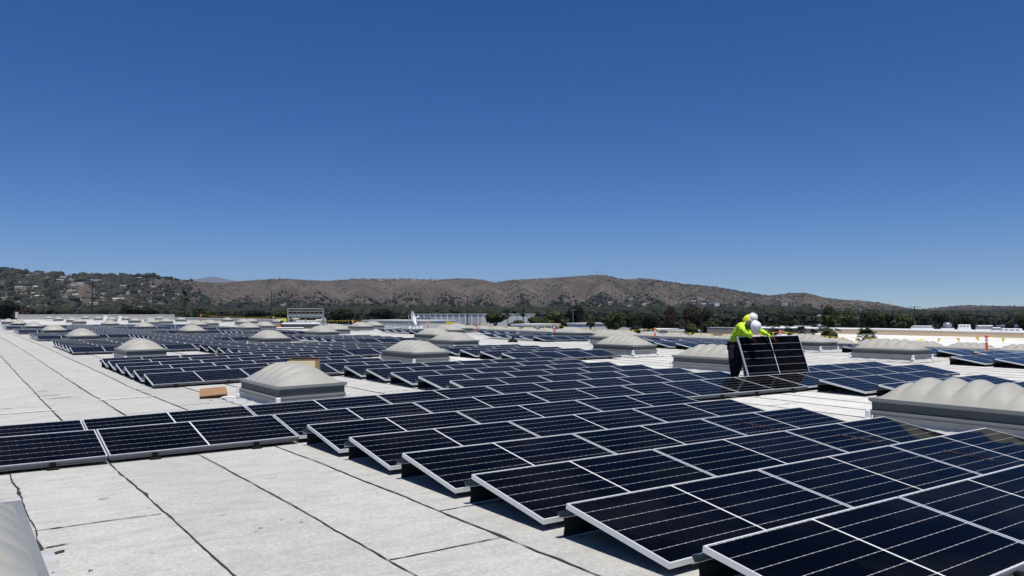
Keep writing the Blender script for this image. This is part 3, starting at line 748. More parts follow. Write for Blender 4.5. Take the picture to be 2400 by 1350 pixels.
TREES = [('leafy_tree','large light olive tree behind the orange post right of centre',1296,731,770,66,150,'leaf_olive'),
 ('leafy_tree','small olive tree left of the large light olive tree',1256,741,770,42,150,'leaf_olive'),
 ('leafy_tree','tall dark square-topped tree behind the light olive tree',1350,715,765,46,210,'leaf_dark'),
 ('leafy_tree','green tree right of the dark square-topped tree',1440,733,772,60,170,'leaf_green'),
 ('leafy_tree','bright green tree in the middle of the tree row',1480,732,770,50,180,'leaf_green'),
 ('leafy_tree','dark green tree beside the reddish one',1520,734,775,52,185,'leaf_dark'),
 ('leafy_tree','tall dark reddish tree left of the utility post',1571,714,775,36,200,'leaf_red'),
 ('leafy_tree','broad brownish tree behind the workers at left',1620,712,778,52,205,'leaf_red'),
 ('leafy_tree','dark tree right of the broad brownish tree',1655,720,778,42,215,'leaf_dark'),
 ('round_bush','big round green bush left of the bending worker',1668,746,786,62,110,'leaf_green'),
 ('round_bush','smaller olive bush left of the big round bush',1618,757,786,38,115,'leaf_olive'),
 ('leafy_tree','tall slim grove tree right of the workers, first',1945,718,768,50,260,'leaf_green'),
 ('leafy_tree','feathery grove tree above the big palm',1990,722,768,56,265,'leaf_olive'),
 ('leafy_tree','tall feathery grove tree with light top right of the big palm',2040,726,770,60,270,'leaf_green'),
 ('leafy_tree','dark grove tree right of the feathery trees',2085,737,768,54,275,'leaf_dark'),
 ('leafy_tree','olive grove tree before the low saddle of the hills',2115,736,768,56,270,'leaf_olive'),
 ('pine_tree','dark conifer left of the rooftop turbine vent',2155,738,768,44,330,'leaf_dark'),
 ('pine_tree','tall dark conifer above the rooftop turbine vent',2208,735,768,40,330,'leaf_dark'),
 ('pine_tree','dark conifer left of the large rooftop unit',2262,740,770,46,330,'leaf_dark'),
 ('leafy_tree','dark tree between white buildings near the right edge',2368,757,782,30,150,'leaf_dark'),
 ('leafy_tree','green tree cut off by the right edge of the picture',2396,740,785,40,140,'leaf_green'),
 ('round_bush','dark bush below the white wall left of the sign',1018,752,768,34,230,'leaf_dark'),
 ('leafy_tree','green tree behind the far worker',660,728,750,52,240,'leaf_green'),
 ('leafy_tree','dark tree at left behind the end parapet',300,715,742,40,320,'leaf_dark'),
 ('leafy_tree','green tree right of the wooden pole at left',345,720,745,60,310,'leaf_dark'),
 ('leafy_tree','olive tree under the tall palm at left',470,722,745,70,300,'leaf_green'),
 ('leafy_tree','dark green tree at the far left edge',15,705,745,60,330,'leaf_dark'),
 ('leafy_tree','dark tree left of the end parapet',62,722,745,60,300,'leaf_red'),
 ('leafy_tree','dark tree left of the white warehouse',900,724,752,70,300,'leaf_dark'),
 ('leafy_tree','green tree right of the white warehouse',1160,735,760,60,240,'leaf_green'),
 ('leafy_tree','olive bush right of the yellow sign',1215,750,768,48,160,'leaf_olive'),
 ('leafy_tree','dark tree left of the metal rack',600,728,748,60,280,'leaf_dark'),
 ('leafy_tree','dark tree right of the metal rack',800,726,752,64,280,'leaf_dark'),
 ('leafy_tree','dark tree just right of the workers',1840,738,768,60,240,'leaf_dark'),
 ('leafy_tree','dark tree directly behind the workers',1760,735,775,70,230,'leaf_dark')]
for i, (nm, lb, px, a, b, w, d, mt_) in enumerate(TREES): tree(nm, lb, px, a, b, w, d, M[mt_], 'trees beyond the roof', i+40)
# palms
def frond_mesh(fan=True):
    mb = MB(); n = 13
    mb.tube([(0,0,0),(.25,0,.10),(.52,0,.12)], [.018,.014,.010], 5)
    for k in range(n):
        a = R(-78+156*k/(n-1)); ln = .55*(1-.25*abs(a)/1.4)
        c0 = Vector((.5, 0, .12)); dr = Vector((math.cos(a), math.sin(a), -.12)); sd = Vector((-math.sin(a), math.cos(a), 0))*.045
        m_ = c0+dr*ln*.55; tip = c0+dr*ln+Vector((0,0,-.16))
        mb.poly([c0, m_-sd, tip, m_+sd])
    return mb.mesh('frond', M['palm'])
FR = frond_mesh()
def palm(label, px, py_c, rad_px, d, seed, nf=28):
    rnd = random.Random(seed); c = at(px, py_c, d); s = rad_px*d/FPX/1.0
    t = thing('fan_palm', label, 'palm', (c.x, c.y, GZ-.1), (0,0,0), 'fan palms beyond the roof'); h = c.z-GZ
    mb = MB(); mb.tube([(0,0,0),(.1,0,h*.5),(0,0,h)], [.16,.13,.11], 8); mb.tube([(0,0,h-s*.9),(0,0,h-.02)], [.16*s+.08,.2*s+.1], 8); mb.build('trunk', M['bark'], t)
    for k in range(nf):
        el = rnd.uniform(-55, 78); az = k*137.5+rnd.uniform(-15, 15)
        o = link('frond', FR, t, (0, 0, h), (0, -R(el), R(az))); o.scale = (s*rnd.uniform(.85, 1.1),)*3
    return t
PALMS = [('large fan palm before the tan building, right of the workers',1941,766,31,54),('small upright fan palm standing alone before the white roof',2030,787,25,52.7),
 ('fan palm just right of the held solar panel',1812,768,20,56.3),('fan palm second from the held panel',1852,769,16,55.6),('fan palm third from the held panel',1878,775,16,55.3),('low fan palm fourth from the held panel',1906,780,13,54.6),
 ('tall fan palm silhouetted on the left valley side',433,697,16,260),('fan palm before the dark square-topped tree',1384,752,16,160),('fan palm beside the white warehouse',1190,735,12,230),('fan palm by the lamp posts',1226,733,11,200)]
for i, (lb, px, py, rp, d) in enumerate(PALMS): palm(lb, px, py, rp, d, i+5, 30 if i < 6 else 22)

# ------------------------------------------------------------------ neighbouring buildings
def gable_house(seed):
    rnd = random.Random(seed); w, l, h = rnd.uniform(7, 11), rnd.uniform(11, 19), rnd.uniform(3, 5)
    mb = MB(); mb.box(-l/2, l/2, -w/2, w/2, 0, h)
    for s in (-1, 1): mb.poly([(s*l/2, -w/2, h), (s*l/2, w/2, h), (s*l/2, 0, h+1.6)][::s])
    rf = MB(); o = .5
    for s in (-1, 1):
        rf.poly([(-l/2-o, s*(w/2+o), h-.25), (l/2+o, s*(w/2+o), h-.25), (l/2+o, 0, h+1.72), (-l/2-o, 0, h+1.72)][::s])
        rf.poly([(-l/2-o, s*(w/2+o), h-.4), (l/2+o, s*(w/2+o), h-.4), (l/2+o, 0, h+1.55), (-l/2-o, 0, h+1.55)][::-s])
    wn_ = MB(); wn_.box(-.8, .8, -.04, .04, 1, 2.2)
    wc = rnd.choice([(.75,.73,.68), (.62,.56,.47), (.70,.68,.66), (.55,.5,.44)]); rc = rnd.choice([(.28,.27,.27), (.30,.20,.15), (.5,.49,.48), (.22,.2,.19)])
    return mb.mesh('wall', simple('house_wall%d' % seed, wc, .8, 0, .06, 1)), rf.mesh('roof', simple('house_roof%d' % seed, rc, .8, 0, .12, 1)), wn_.mesh('window', M['black']), (w, l)
HV = [gable_house(i) for i in range(8)]
rnd = random.Random(99); hpos = []
def put_house(px, r, sc=1.0, label='small pale house among the trees on the far slopes'):
    th = YAW+math.atan((px-1200)/FPX); x, y = math.sin(th)*r, math.cos(th)*r
    wm, rm, nm, (w, l) = HV[rnd.randrange(8)]
    z = hz(th, r) if r > TR0 else GZ
    t = thing('house', label, 'house', (x, y, z+1.0*sc), (0, 0, -th+rnd.uniform(-.7, .7)), 'pale houses on the far slopes'); t.scale = (sc, sc, sc)
    link('wall', wm, t); link('roof', rm, t)
    for k in (-1, 0, 1): link('window', nm, t, (k*l*.3, -w/2, 0))
for px, r, sc in SITES: put_house(px, r, sc)
def block(name, label, px0, px1, d0, d1, zt, mat, z0=None, roofm=None, cat='building', pil=0, depth=30):
    """a flat-roofed building whose long face runs between two surveyed corners"""
    a = at(px0, 735, d0); b = at(px1, 735, d1); z0 = GZ if z0 is None else z0
    ux = (b-a); ux.z = 0; ln = ux.length; ang = math.atan2(ux.y, ux.x)
    t = thing(name, label, cat, (a.x, a.y, z0), (0, 0, ang)); h = zt-z0
    mb = MB(); mb.box(0, ln, 0, depth, 0, h); mb.build('wall', mat, t)
    mb = MB(); mb.box(-.15, ln+.15, -.15, depth+.15, h+.003, h+.25); mb.build('roof_edge', roofm or M['white'], t)
    for k in range(pil):
        mb = MB(); x = ln*(k+.5)/pil; mb.box(x-.25, x+.25, -.2, -.003, 0, h-.1); mb.build('pilaster', M['white'], t)
    return t, ln, h
wt = simple('white_metal_siding', (.62,.63,.63), .7, 0, .05, .3)
t, ln, h = block('white_warehouse', 'long white warehouse with panel joints beyond the satellite dish', 975, 1128, 330, 300, 1.35, wt, pil=11)
mb = MB(); mb.box(0, ln, -.06, -.004, h*.62, h*.66); mb.build('joint_band', M['steel'], t)
for k in range(4):
    mb = MB(); x = ln*(.04+.055*k); mb.box(x, x+ln*.03, -.25, -.004, h*.45, h*.9); mb.build('window', M['steel'], t)
block('white_building', 'bright white low building wall left of the satellite dish', 850, 984, 200, 185, -.15, M['white'], depth=12)
t, ln, h = block('white_building', 'small white building with dark openings beyond the roof edge', 1200, 1246, 120, 118, -.15, M['white'], depth=8)
for k in range(2):
    mb = MB(); mb.box(ln*(.3+.33*k), ln*(.55+.33*k), -.05, -.004, h-1.9, h-.6); mb.build('opening', M['black'], t)
for i, (px0, px1, d, zt, lb) in enumerate([(1330,1362,170,-.6,'white building glimpsed left of the pole behind the trees'),(1392,1432,180,-.9,'white building glimpsed right of the pole behind trees'),
      (1500,1560,190,-2.2,'long white building behind trees left of the reddish tree'),(1565,1605,185,-2.4,'white building behind trees under the reddish tree'),(1780,1800,160,-1.0,'white gabled building corner behind the workers'),
      (2336,2362,210,-1.2,'white low building at right behind the rooftop units'),(2372,2400,200,-1.0,'white low building at the right picture edge')]):
    block('white_building', lb, px0, px1, d, d-2, zt, M['white'], depth=10)
t, ln, h = block('hillside_building', 'wide white flat building set on the right hillside', 1648, 1686, 2300, 2300, 0, M['white'], z0=at(1660, 716.5, 2300).z, depth=20)
for o in list(t.children): bpy.data.objects.remove(o, do_unlink=True)
mb = MB(); mb.box(0, ln, 0, 20, -2, 7.5); mb.build('wall', M['white'], t); mb = MB(); mb.box(-.5, ln+.5, -.5, 20.5, 7.503, 8.2); mb.build('roof_edge', M['white'], t)
for k in range(6): mb = MB(); mb.box(ln*(.08+.15*k), ln*(.14+.15*k), -.3, -.01, 0, 2.4); mb.build('window', M['steel'], t)
q = at(1836, 716.5, 1900)
t = thing('hillside_house', 'bright white square house standing on the right hillside', 'house', (q.x, q.y, q.z-6), (0, 0, -YAW-.3))
mb = MB(); mb.box(-4.6, 4.6, -4, 4, 0, 8); mb.build('wall', M['white'], t); mb = MB(); mb.box(-4.9, 4.9, -4.3, 4.3, 8.003, 8.5); mb.build('roof', M['white'], t)
for k in (-1, 1): mb = MB(); mb.box(k*2.5-.6, k*2.5+.6, -4.1, -4.01, 4.5, 6); mb.build('window', M['black'], t)
# tan building with white roofs to the right
tan = simple('tan_stucco', (.62,.49,.33), .9, 0, .05, .25, .05, 'pos')
t = thing('tan_building', 'long tan walled building with white roof beyond the right roof edge', 'building', (0, 0, 0))
mb = MB()
def tz(y): return float(np.interp(y, [-40, 27, 40, 60], [.12, .16, .24, .10]))
ysq = list(range(-60, 61, 10))
for a, b in zip(ysq[:-1], ysq[1:]):
    mb.poly([(70,a,-6),(70,b,-6),(70,b,tz(b)),(70,a,tz(a))][::-1]); mb.poly([(70.6,a,-6),(70.6,b,-6),(70.6,b,tz(b)),(70.6,a,tz(a))])
mb.poly([(70,60,-9),(70.6,60,-9),(70.6,60,tz(60)),(70,60,tz(60))][::-1]); mb.build('wall', tan, t)
mb = MB()
for a, b in zip(ysq[:-1], ysq[1:]): mb.poly([(69.98,a,tz(a)+.004),(70.9,a,tz(a)+.004),(70.9,b,tz(b)+.004),(69.98,b,tz(b)+.004)]); mb.poly([(69.98,a,tz(a)-.06),(69.98,a,tz(a)+.004),(69.98,b,tz(b)+.004),(69.98,b,tz(b)-.06)])
mb.build('coping', M['white'], t)
mb = MB(); mb.poly([(70.91,-60,.05),(81,-60,.1),(81,60,.1),(70.91,60,.02)]); mb.build('roof', M['white'], t)
mb = MB(); mb.box(48.5, 69.99, -60, 46, -9, -.29); o = mb.build('lower_roof', simple('white_coated_roof', (.74,.73,.68), .8, 0, .06, .3, 0, 'pos', (.62,.58,.48)), t)
# rooftop plant on the tan building
def unit(name, label, px0, px1, py0, py1, d, style):
    c = at((px0+px1)/2, py1, d); w = (px1-px0)*d/FPX/1.15; h = (py1-py0)*d/FPX
    t = thing(name, label, 'rooftop unit' if style != 'vent' else 'vent', c, (0, 0, -YAW-.4))
    if style == 'vent':
        mb = MB(); mb.lathe([(w*.34,0),(w*.34,h*.25),(w*.5,h*.3),(w*.52,h*.45),(w*.46,h*.75),(w*.30,h*.95),(.01,h)], 20); mb.build('turbine_head', M['steel_bright'], t, True)
        mb = MB(); mb.box(-w*.7, w*.7, -w*.6, w*.6, -.5, .003); mb.build('curb', M['white'], t)
    else:
        mb = MB(); mb.bbox(-w/2, w/2, -w*.3, w*.3, h*.25, h, .04); mb.build('casing', M['steel_bright'] if style == 'a' else M['white'], t)
        mb = MB(); mb.box(-w*.55, w*.55, -w*.34, w*.34, -.4, h*.249); mb.build('curb', M['white'], t)
        for k in range(3): mb = MB(); mb.box(-w*.4+k*w*.28, -w*.4+k*w*.28+w*.2, -w*.31, -w*.301, h*.4, h*.85); mb.build('grille', M['steel'], t)
    return t
M['steel_bright'] = simple('galvanised_steel', (.26,.275,.29), .4, .5, .1, 2)
for a in [('rooftop_unit','low grey rooftop unit left of the turbine vent',2139,2182,764,769.5,85,'a'),('turbine_vent','round turbine vent on the tan building roof',2211,2230,757,769,85,'vent'),
  ('rooftop_unit','white rooftop fan housing right of the turbine vent',2248,2272,762,770,84,'w'),('rooftop_unit','large grey rooftop unit on the tan building',2291,2324,764,774,82,'a'),
  ('rooftop_unit','grey rooftop unit right of the large one',2326,2344,768.5,776,81,'a'),('rooftop_unit','flat white rooftop housing near the right edge',2352,2390,771,777,79,'w'),('turbine_vent','round vent drum beside the big palm',1914,1927,760,768,94,'vent')]: unit(*a)

# ------------------------------------------------------------------ poles, masts, wires
def utility_pole(label, px, py_top, d, arms=((.6, 1.3),), extra=False):
    top = at(px, py_top, d); h = top.z-GZ
    t = thing('utility_pole', label, 'utility pole', (top.x, top.y, GZ), (0, 0, -YAW-.15), 'wooden utility poles')
    mb = MB(); mb.tube([(0,0,0),(0,0,h)], [.24,.17], 8); mb.build('post', M['pole'], t)
    for dz, w in arms:
        mb = MB(); mb.box(-w, w, -.07, .07, h-dz-.08, h-dz+.08); a = mb.build('crossarm', M['pole'], t)
        for k in (-.9, -.45, .45, .9): mb = MB(); mb.tube([(k*w,0,h-dz+.08),(k*w,0,h-dz+.32)], .06, 6); mb.build('insulator', M['steel'], a)
    if extra: mb = MB(); mb.tube([(.42,0,h-3.4),(.42,0,h-2.2)], .24, 10); mb.build('transformer', M['steel'], t)
    return top
PT = {}
for k, (lb, px, py, d, arms, ex) in enumerate([('tall dark utility pole behind the far worker',637,681,310,((2.2,1.0),(3.6,.9),(8.0,.8)),True),('utility pole with double arms left of the satellite dish',925,688,320,((.4,1.3),(3.2,1.2),(5.4,1.1)),False),
  ('utility pole before the white warehouse',1095,694,300,((.4,1.2),(3.0,1.1),(12.0,2.0)),False),('lone utility pole on the left before the hills',217,657,240,((.6,.7),),True),('utility pole by the dark square-topped tree',1369,708,260,((1.0,1.0),),False),
  ('utility pole behind the workers at right',1791,712,250,((.6,.7),),False),('pole rising out of the grove trees',1926,714,300,((.4,.9),),False),('utility pole at the low saddle of the hills',2143,718,330,((.3,2.2),(3.0,2.0),(7.0,1.6)),False),
  ('utility pole right of the turbine vent',2231,727,300,((.3,2.0),(2.6,1.7)),False),('thin pole between the rooftop units',2250,738,300,((.6,1.2),),False),('utility pole toward the right edge',2318,729,300,((.5,.8),),False),('pole left of the reddish tree',1605,722,220,((.5,.6),),False)]):
    PT[px] = utility_pole(lb, px, py, d, arms, ex)
M['wire'] = simple('wire_grey', (.10,.10,.10), .6)
def wire(label, a, b, sag, r=.035):
    a, b = Vector(a), Vector(b); n = 14; mb = MB()
    mb.tube([a.lerp(b, i/n)-Vector((0,0,sag*4*(i/n)*(1-i/n))) for i in range(n+1)], r, 4); tag(mb.build('overhead_wire', M['wire']), label, 'wire', 'overhead wires between the poles')
seq = [217, 637, 925, 1095, 1369, 1791, 2143]
nmz = ['lone left pole and the tall dark pole','tall dark pole and the double-armed pole','double-armed pole and the warehouse pole','warehouse pole and the pole by the dark tree','pole by the dark tree and the pole behind the workers','pole behind the workers and the saddle pole']
for i in range(len(seq)-1):
    for w_, dz in (('upper', 2.5), ('lower', 6.5)):
        a, b = PT[seq[i]], PT[seq[i+1]]; wire('%s wire between %s' % (w_, nmz[i]), a-Vector((0,0,dz)), b-Vector((0,0,dz)), 1.6)
def mast(label, px, py0, py1, d):
    a = at(px, py1, d); b = at(px, py0, d); t = thing('radio_mast', label, 'mast', a, (0,0,0), 'masts on the skyline'); h = b.z-a.z
    for k in range(3):
        q = 2*math.pi*k/3; mb = MB(); mb.tube([(1.6*math.cos(q),1.6*math.sin(q),-3),(.5*math.cos(q),.5*math.sin(q),h)], .28, 5); mb.build('leg', M['steel'], t)
    for j in range(5):
        z = h*(j+.5)/5; w = 1.6-1.1*z/h; mb = MB(); mb.tube([(w,0,z),(-w*.5,w*.87,z),(-w*.5,-w*.87,z),(w,0,z)], .2, 4); mb.build('brace', M['steel'], t)
for a in [('taller radio mast on the highest summit',1399,631,646,3680),('shorter radio mast on the highest summit',1411,636,646,3680),('single mast on the right shoulder of the hills',1681,664,675,3400),('left pylon before the blue mountain',487,645,662,3000),('right pylon before the blue mountain',506,646,662,3000),
          ('small mast on the right slope of the hills',2085,709,714,3650)]: mast(*a)
for i, (px, py, d) in enumerate([(1213,737,190),(1237,738,190),(1343,727,200),(1272,735,210)]):
    a = at(px, py, d); t = thing('lamp_post', 'thin grey lamp post %s of the light olive tree' % ['far left','just left','right','directly above left'][i], 'lamp post', (a.x, a.y, GZ)); h = a.z-GZ
    mb = MB(); mb.tube([(0,0,0),(0,0,h)], [.12,.07], 6); mb.build('post', M['steel'], t); mb = MB(); mb.box(-.9, .9, -.12, .12, h, h+.12); mb.build('lamp_head', M['steel'], t)
# ------------------------------------------------------------------ things on the roof
def flag_post(label, px, py_top, x):
    r = ray(px, py_top); k = x/r[0]; p = Vector((x, r[1]*k, 0)); zt = EYE+r[2]*k; z0 = roofz(p.x, p.y)
    h = max(1.0, min(1.25, zt-z0)); z0 = zt-h
    t = thing('delineator_post', label, 'safety post', (p.x, p.y, z0), (0,0,0), 'orange safety posts along the right roof edge')
    mb = MB(); mb.lathe([(.055,0),(.055,h*.9),(.075,h*.905),(.08,h*.96),(.04,h),(.005,h)], 14); mb.build('tube', M['orange'], t, True)
    for a in (.68, .80): mb = MB(); mb.lathe([(.0565,h*a),(.0565,h*(a+.07))], 14); mb.build('reflective_band', M['white'], t, True)
    mb = MB(); mb.lathe([(.2,-.25),(.2,.03),(.06,.07)], 14); mb.build('base', M['black'], t, True)
    return Vector((p.x, p.y, zt-.08))
posts = []
for lb, px, py, x in [('orange safety post nearest the camera, at the right edge',2312,785,37.4),('orange safety post in front of the round green bush',1535,768,37.2),('orange safety post before the light olive tree',1299,759,37.2),
    ('orange safety post below the white warehouse corner',1120,757,37.2),('orange safety post below the yellow sign',1003,753,37.2),('orange safety post right of the metal rack',827,749,37.2),('orange safety post beside the far worker',641,741,37.2),
    ('orange safety post at left before the far parapet',471,736,37.2),('orange safety post right of the held panel',1828,774,37.2)]:
    posts.append((px, flag_post(lb, px, py, x)))
posts.sort(key=lambda q: q[0])
wordsp = ['left post and the far worker','far worker and the rack','rack and the yellow sign','yellow sign and the warehouse corner','warehouse corner and the olive tree','olive tree and the round bush','round bush and the held panel','held panel and the right post']
def pennant_line(label, a, b, n):
    t = thing('pennant_line', label, 'flag line', a, (0,0,0), 'yellow pennant lines along the right roof edge'); d = b-a
    pts = [d*(i/20)-Vector((0,0,.22*4*(i/20)*(1-i/20))) for i in range(21)]
    mb = MB(); mb.tube(pts, .006, 4); mb.build('rope', M['yellow'], t)
    ux = Vector((d.x, d.y, 0)).normalized()
    for k in range(n):
        f = (k+.5)/n; c = d*f-Vector((0,0,.22*4*f*(1-f))); w = .075; rr = random.Random(k*7+int(a.y)); dy = Vector((rr.uniform(-.1,.1), rr.uniform(-.1,.1), 0))
        mb = MB(); q = Vector((ux.y, -ux.x, 0))*.004
        A, B, C_ = c-ux*w, c+ux*w, c+Vector((0,0,-.2))+dy*rr.uniform(.3,2)
        mb.poly([A+q, C_+q, B+q]); mb.poly([A-q, B-q, C_-q]); mb.poly([A+q, A-q, C_-q, C_+q]); mb.poly([B-q, B+q, C_+q, C_-q]); mb.build('pennant', M['yellow'], t)
for i in range(len(posts)-1):
    a, b = posts[i][1], posts[i+1][1]
    pennant_line('yellow pennant line between the %s' % wordsp[i], a, b, max(5, min(34, int((b-a).length/.8))))
e = Vector((37.4, 4.0, posts[-1][1].z)); pennant_line('yellow pennant line running out of the picture at right', posts[-1][1], e, 9)

# satellite dish on ballast
p = up(962, 774); t = thing('satellite_dish', 'white satellite dish edge-on on a ballasted mast', 'satellite dish', (p.x, p.y, p.z), (0, 0, -YAW+.15))
dd = math.hypot(p.x, p.y); sc = dd/FPX
mb = MB(); mb.tube([(-4*sc,0,.1),(-4*sc,0,36*sc)], .05, 8); mb.build('mast', M['steel'], t)
for a, b in ((-8, 2), (6, 2)): mb = MB(); mb.tube([(-4*sc,0,10*sc),(a*sc,0,.12)], .03, 6); mb.build('brace', M['steel'], t)
mb = MB(); Rd = 17*sc; prof = [(Rd*q, .22*Rd*q*q*1.6) for q in (0.001,.25,.5,.75,.9,1)]; Mx = Matrix.Translation((3*sc, 0, 27*sc)) @ Matrix.Rotation(R(74), 4, 'Y') @ Matrix.Rotation(R(14), 4, 'X')
mb.lathe(prof, 28, M=Mx); mb.lathe([(q*.99, z-.03) for q, z in prof][::-1], 28, M=Mx); mb.build('reflector', M['white'], t, True)
mb = MB(); mb.tube([Mx @ Vector((0,Rd*.9,.3)), Mx @ Vector((0,0,Rd*.9))], .03, 6); mb.tube([Mx @ Vector((0,0,Rd*.8)), Mx @ Vector((0,0,Rd*1.0))], .1, 10); mb.build('feed_arm', M['white'], t)
mb = MB(); mb.bbox(-26*sc, 30*sc, -.6, .6, 0, .08, .02); mb.build('ballast_tray', M['rail'], t)
for k in range(6):
    mb = MB(); x = (-22+8.6*k)*sc; mb.bbox(x, x+7*sc, -.5, .5, .081, .36, .02); mb.build('ballast_block', M['white'] if k > 1 else M['concrete'], t)
# metal rack of small panels on trusses
p = up(716, 769); dd = math.hypot(p.x, p.y); sc = dd/FPX
t = thing('equipment_rack', 'metal frame holding a row of grey panels beside the far worker', 'metal rack', (p.x, p.y, p.z), (0, 0, -YAW+.27-.02))
W = 39*sc; H_ = 44*sc
for x in (-W, 0, W):
    mb = MB(); mb.tube([(x,0,0),(x,0,H_ if x else H_*.55)], .06, 6); mb.build('upright', M['steel'], t)
    if x: mb = MB(); mb.tube([(x,0,H_*.62),(x+9*sc,-1.6,0)], .05, 6); mb.build('brace', M['rim'], t)
for z in (H_, H_*.60, H_*.56, 14*sc): mb = MB(); mb.box(-W, W, -.05, .05, z-.04, z+.04); mb.build('rail', M['steel'], t)
for k in range(8):
    x0 = -W*.97+k*W*1.94/8; Mt = Matrix.Translation((x0+W*.121, -.1, H_*.73)) @ Matrix.Rotation(R(35), 4, 'X')
    mb = MB(); mb.box(-W*.112, W*.112, -.02, .02, -7.2*sc, 7.2*sc, M=Mt); pn = mb.build('rack_panel', M['steel_bright'], t)
    mb = MB(); mb.box(-W*.10, W*.10, -.03, -.0205, 1.2*sc, 6.2*sc, M=Mt); mb.build('louvre', M['black'], pn)
    mb = MB(); mb.box(-W*.10, W*.10, -.03, -.0205, -6.4*sc, -3.2*sc, M=Mt); mb.build('louvre', M['white'], pn)
# plinths and plant boxes around the rack
def plant_box(label, px0, px1, py0, py1, mat, name='vent_box'):
    p = up((px0+px1)/2, py1); dd = math.hypot(p.x, p.y); w = (px1-px0)*dd/FPX/2; h = (py1-py0)*dd/FPX
    t = thing(name, label, 'roof vent', p, (0, 0, -YAW+.2))
    mb = MB(); mb.bbox(-w, w, -w*.6, w*.6, 0, h*.8, .02); mb.build('body', mat, t); mb = MB(); mb.bbox(-w*1.08, w*1.08, -w*.66, w*.66, h*.801, h, .02); mb.build('lid', M['white'], t)
for a in [('long low grey plenum box under the metal rack',668,745,757,770,M['rail']),('white vent box under the left half of the rack',696,726,752,765,M['white']),('small white vent box under the middle of the rack',729,741,752,764,M['white']),
          ('white capped vent left of the rack centre',687,700,746,757,M['steel_bright']),('white capped vent right of the rack centre',753,763,747,760,M['steel_bright']),('white capped vent at the right foot of the rack',741,752,749,762,M['steel_bright']),
          ('slim white vent at the left end of the far parapet',37,42,734,746,M['white']),('white roof vent beside the far parapet corner',244,252,741,750,M['white']),('white vent box near the far parapet middle',279,286,742,751,M['white']),('white hatch box beside the far parapet',113,138,748.5,752,M['white'])]: plant_box(*a)
# yellow sign board beyond the dish
a = at(1056, 761, 110); t = thing('warning_board', 'yellow and white board standing at the roof edge beyond the dish', 'sign', (a.x, a.y, a.z-.3), (0, 0, -YAW+.1)); s_ = 110/FPX
mb = MB(); mb.box(-11*s_, 2*s_, -.03, .03, 0, 7*s_+.3); mb.build('board', M['yellow'], t); mb = MB(); mb.box(2.1*s_, 18*s_, -.03, .03, 0, 6*s_+.3); mb.build('board', M['foam'], t)
# plywood sheet, cable, cardboard box
q = up(515, 924); t = thing('plywood_board', 'brown plywood board lying propped beside the nearest left skylight', 'board', (4.42, 16.75, roofz(4.5, 16.8)), (0, R(-4), R(-14)))
mb = MB(); mb.bbox(-.26, .26, -.78, .78, .055, .075, .006); mb.build('panel', M['wood'], t)
for y in (-.6, .6): mb = MB(); mb.box(-.25, .25, y-.04, y+.04, 0, .0549); mb.build('batten', M['wood'], t)
mb = MB(); pts = [(4.30+.55*i/11+.08*math.sin(i*1.3), 15.75+.3*math.sin(i*.5)-.02*i, .02+roofz(4.5, 15.8)) for i in range(12)]; mb.tube(pts, .018, 6); tag(mb.build('white_cable', M['white']), 'short white cable curled beside the plywood board', 'cable')
BX = at(714, 876, 18.1)
t = thing('cardboard_box', 'open cardboard box with a cream board behind the nearest left skylight', 'box', (BX.x, BX.y, roofz(BX.x, BX.y)), (0, 0, R(-27)))
w, dp, hb = .33, .10, .60
for (x0, x1, y0, y1) in ((-w, w, dp-.008, dp), (-w, -w+.008, -dp, dp-.0085), (w-.008, w, -dp, dp-.0085)): mb = MB(); mb.box(x0, x1, y0, y1, .0, hb); mb.build('side', M['card'], t)
mb = MB(); mb.box(-w-.03, w-.09, -dp-.03, -dp-.005, 0, hb-.02); mb.build('cream_panel', M['foam'], t)
mb = MB(); mb.box(w-.085, w-.009, -dp, -dp+.008, 0, hb-.02); mb.build('side', M['card'], t)
for y, a_ in ((dp, 20),):
    Mt = Matrix.Translation((0, y, hb+.003)) @ Matrix.Rotation(R(a_), 4, 'X'); mb = MB(); mb.box(-w, w, -.004, .004, 0, .045, M=Mt); mb.build('flap', M['card'], t)
# small black pyramid weight on the open roof
q = up(1202, 802); t = thing('roof_weight', 'small black pyramid weight on the white roof near the centre', 'weight', (q.x, q.y, q.z)); mb = MB(); mb.lathe([(.27,0),(.27,.05),(.08,.20),(.06,.26),(.02,.27)], 10); mb.build('body', M['black'], t)
mb = MB(); mb.tube([(0,0,.26),(0,0,.36)], .03, 6); mb.build('knob', M['black'], t)
# thin reddish wires left on the panels
M['redwire'] = simple('red_wire', (.09,.03,.03), .5)
def loose_wire(label, P, lift=.012):
    mb = MB(); mb.tube(P, .0035, 5); tag(mb.build('loose_wire', M['redwire']), label, 'wire')
def on_panel(x, r_, v):     # point on the glass of row r_, v 0 (low) .. 1 (high)
    y = row_y(r_)-PW*math.cos(TILT)*(1-v); yc = row_y(r_)-PW*math.cos(TILT)/2
    return Vector((x, y, roofz(x, yc)+.272-PW*math.sin(TILT)*(1-v)+.004))
for i, (r_, x0, lb) in enumerate([(2, 8.35, 'thin red wire coil on the second row right of the gap'), (4, 8.35, 'thin red wire coil on the fourth row toward its right end'), (3, 8.5, 'thin red wire trailing across the third row')]):
    rr = random.Random(i); P = []
    for k in range(8, 22):
        t_ = k/25; coil = 1 if .3 < t_ < .8 and i < 2 else .15
        P.append(on_panel(x0+.5*t_+.07*coil*math.sin(k*1.9), r_, .92-.75*t_+.05*coil*math.cos(k*1.9)))
    loose_wire(lb, P)

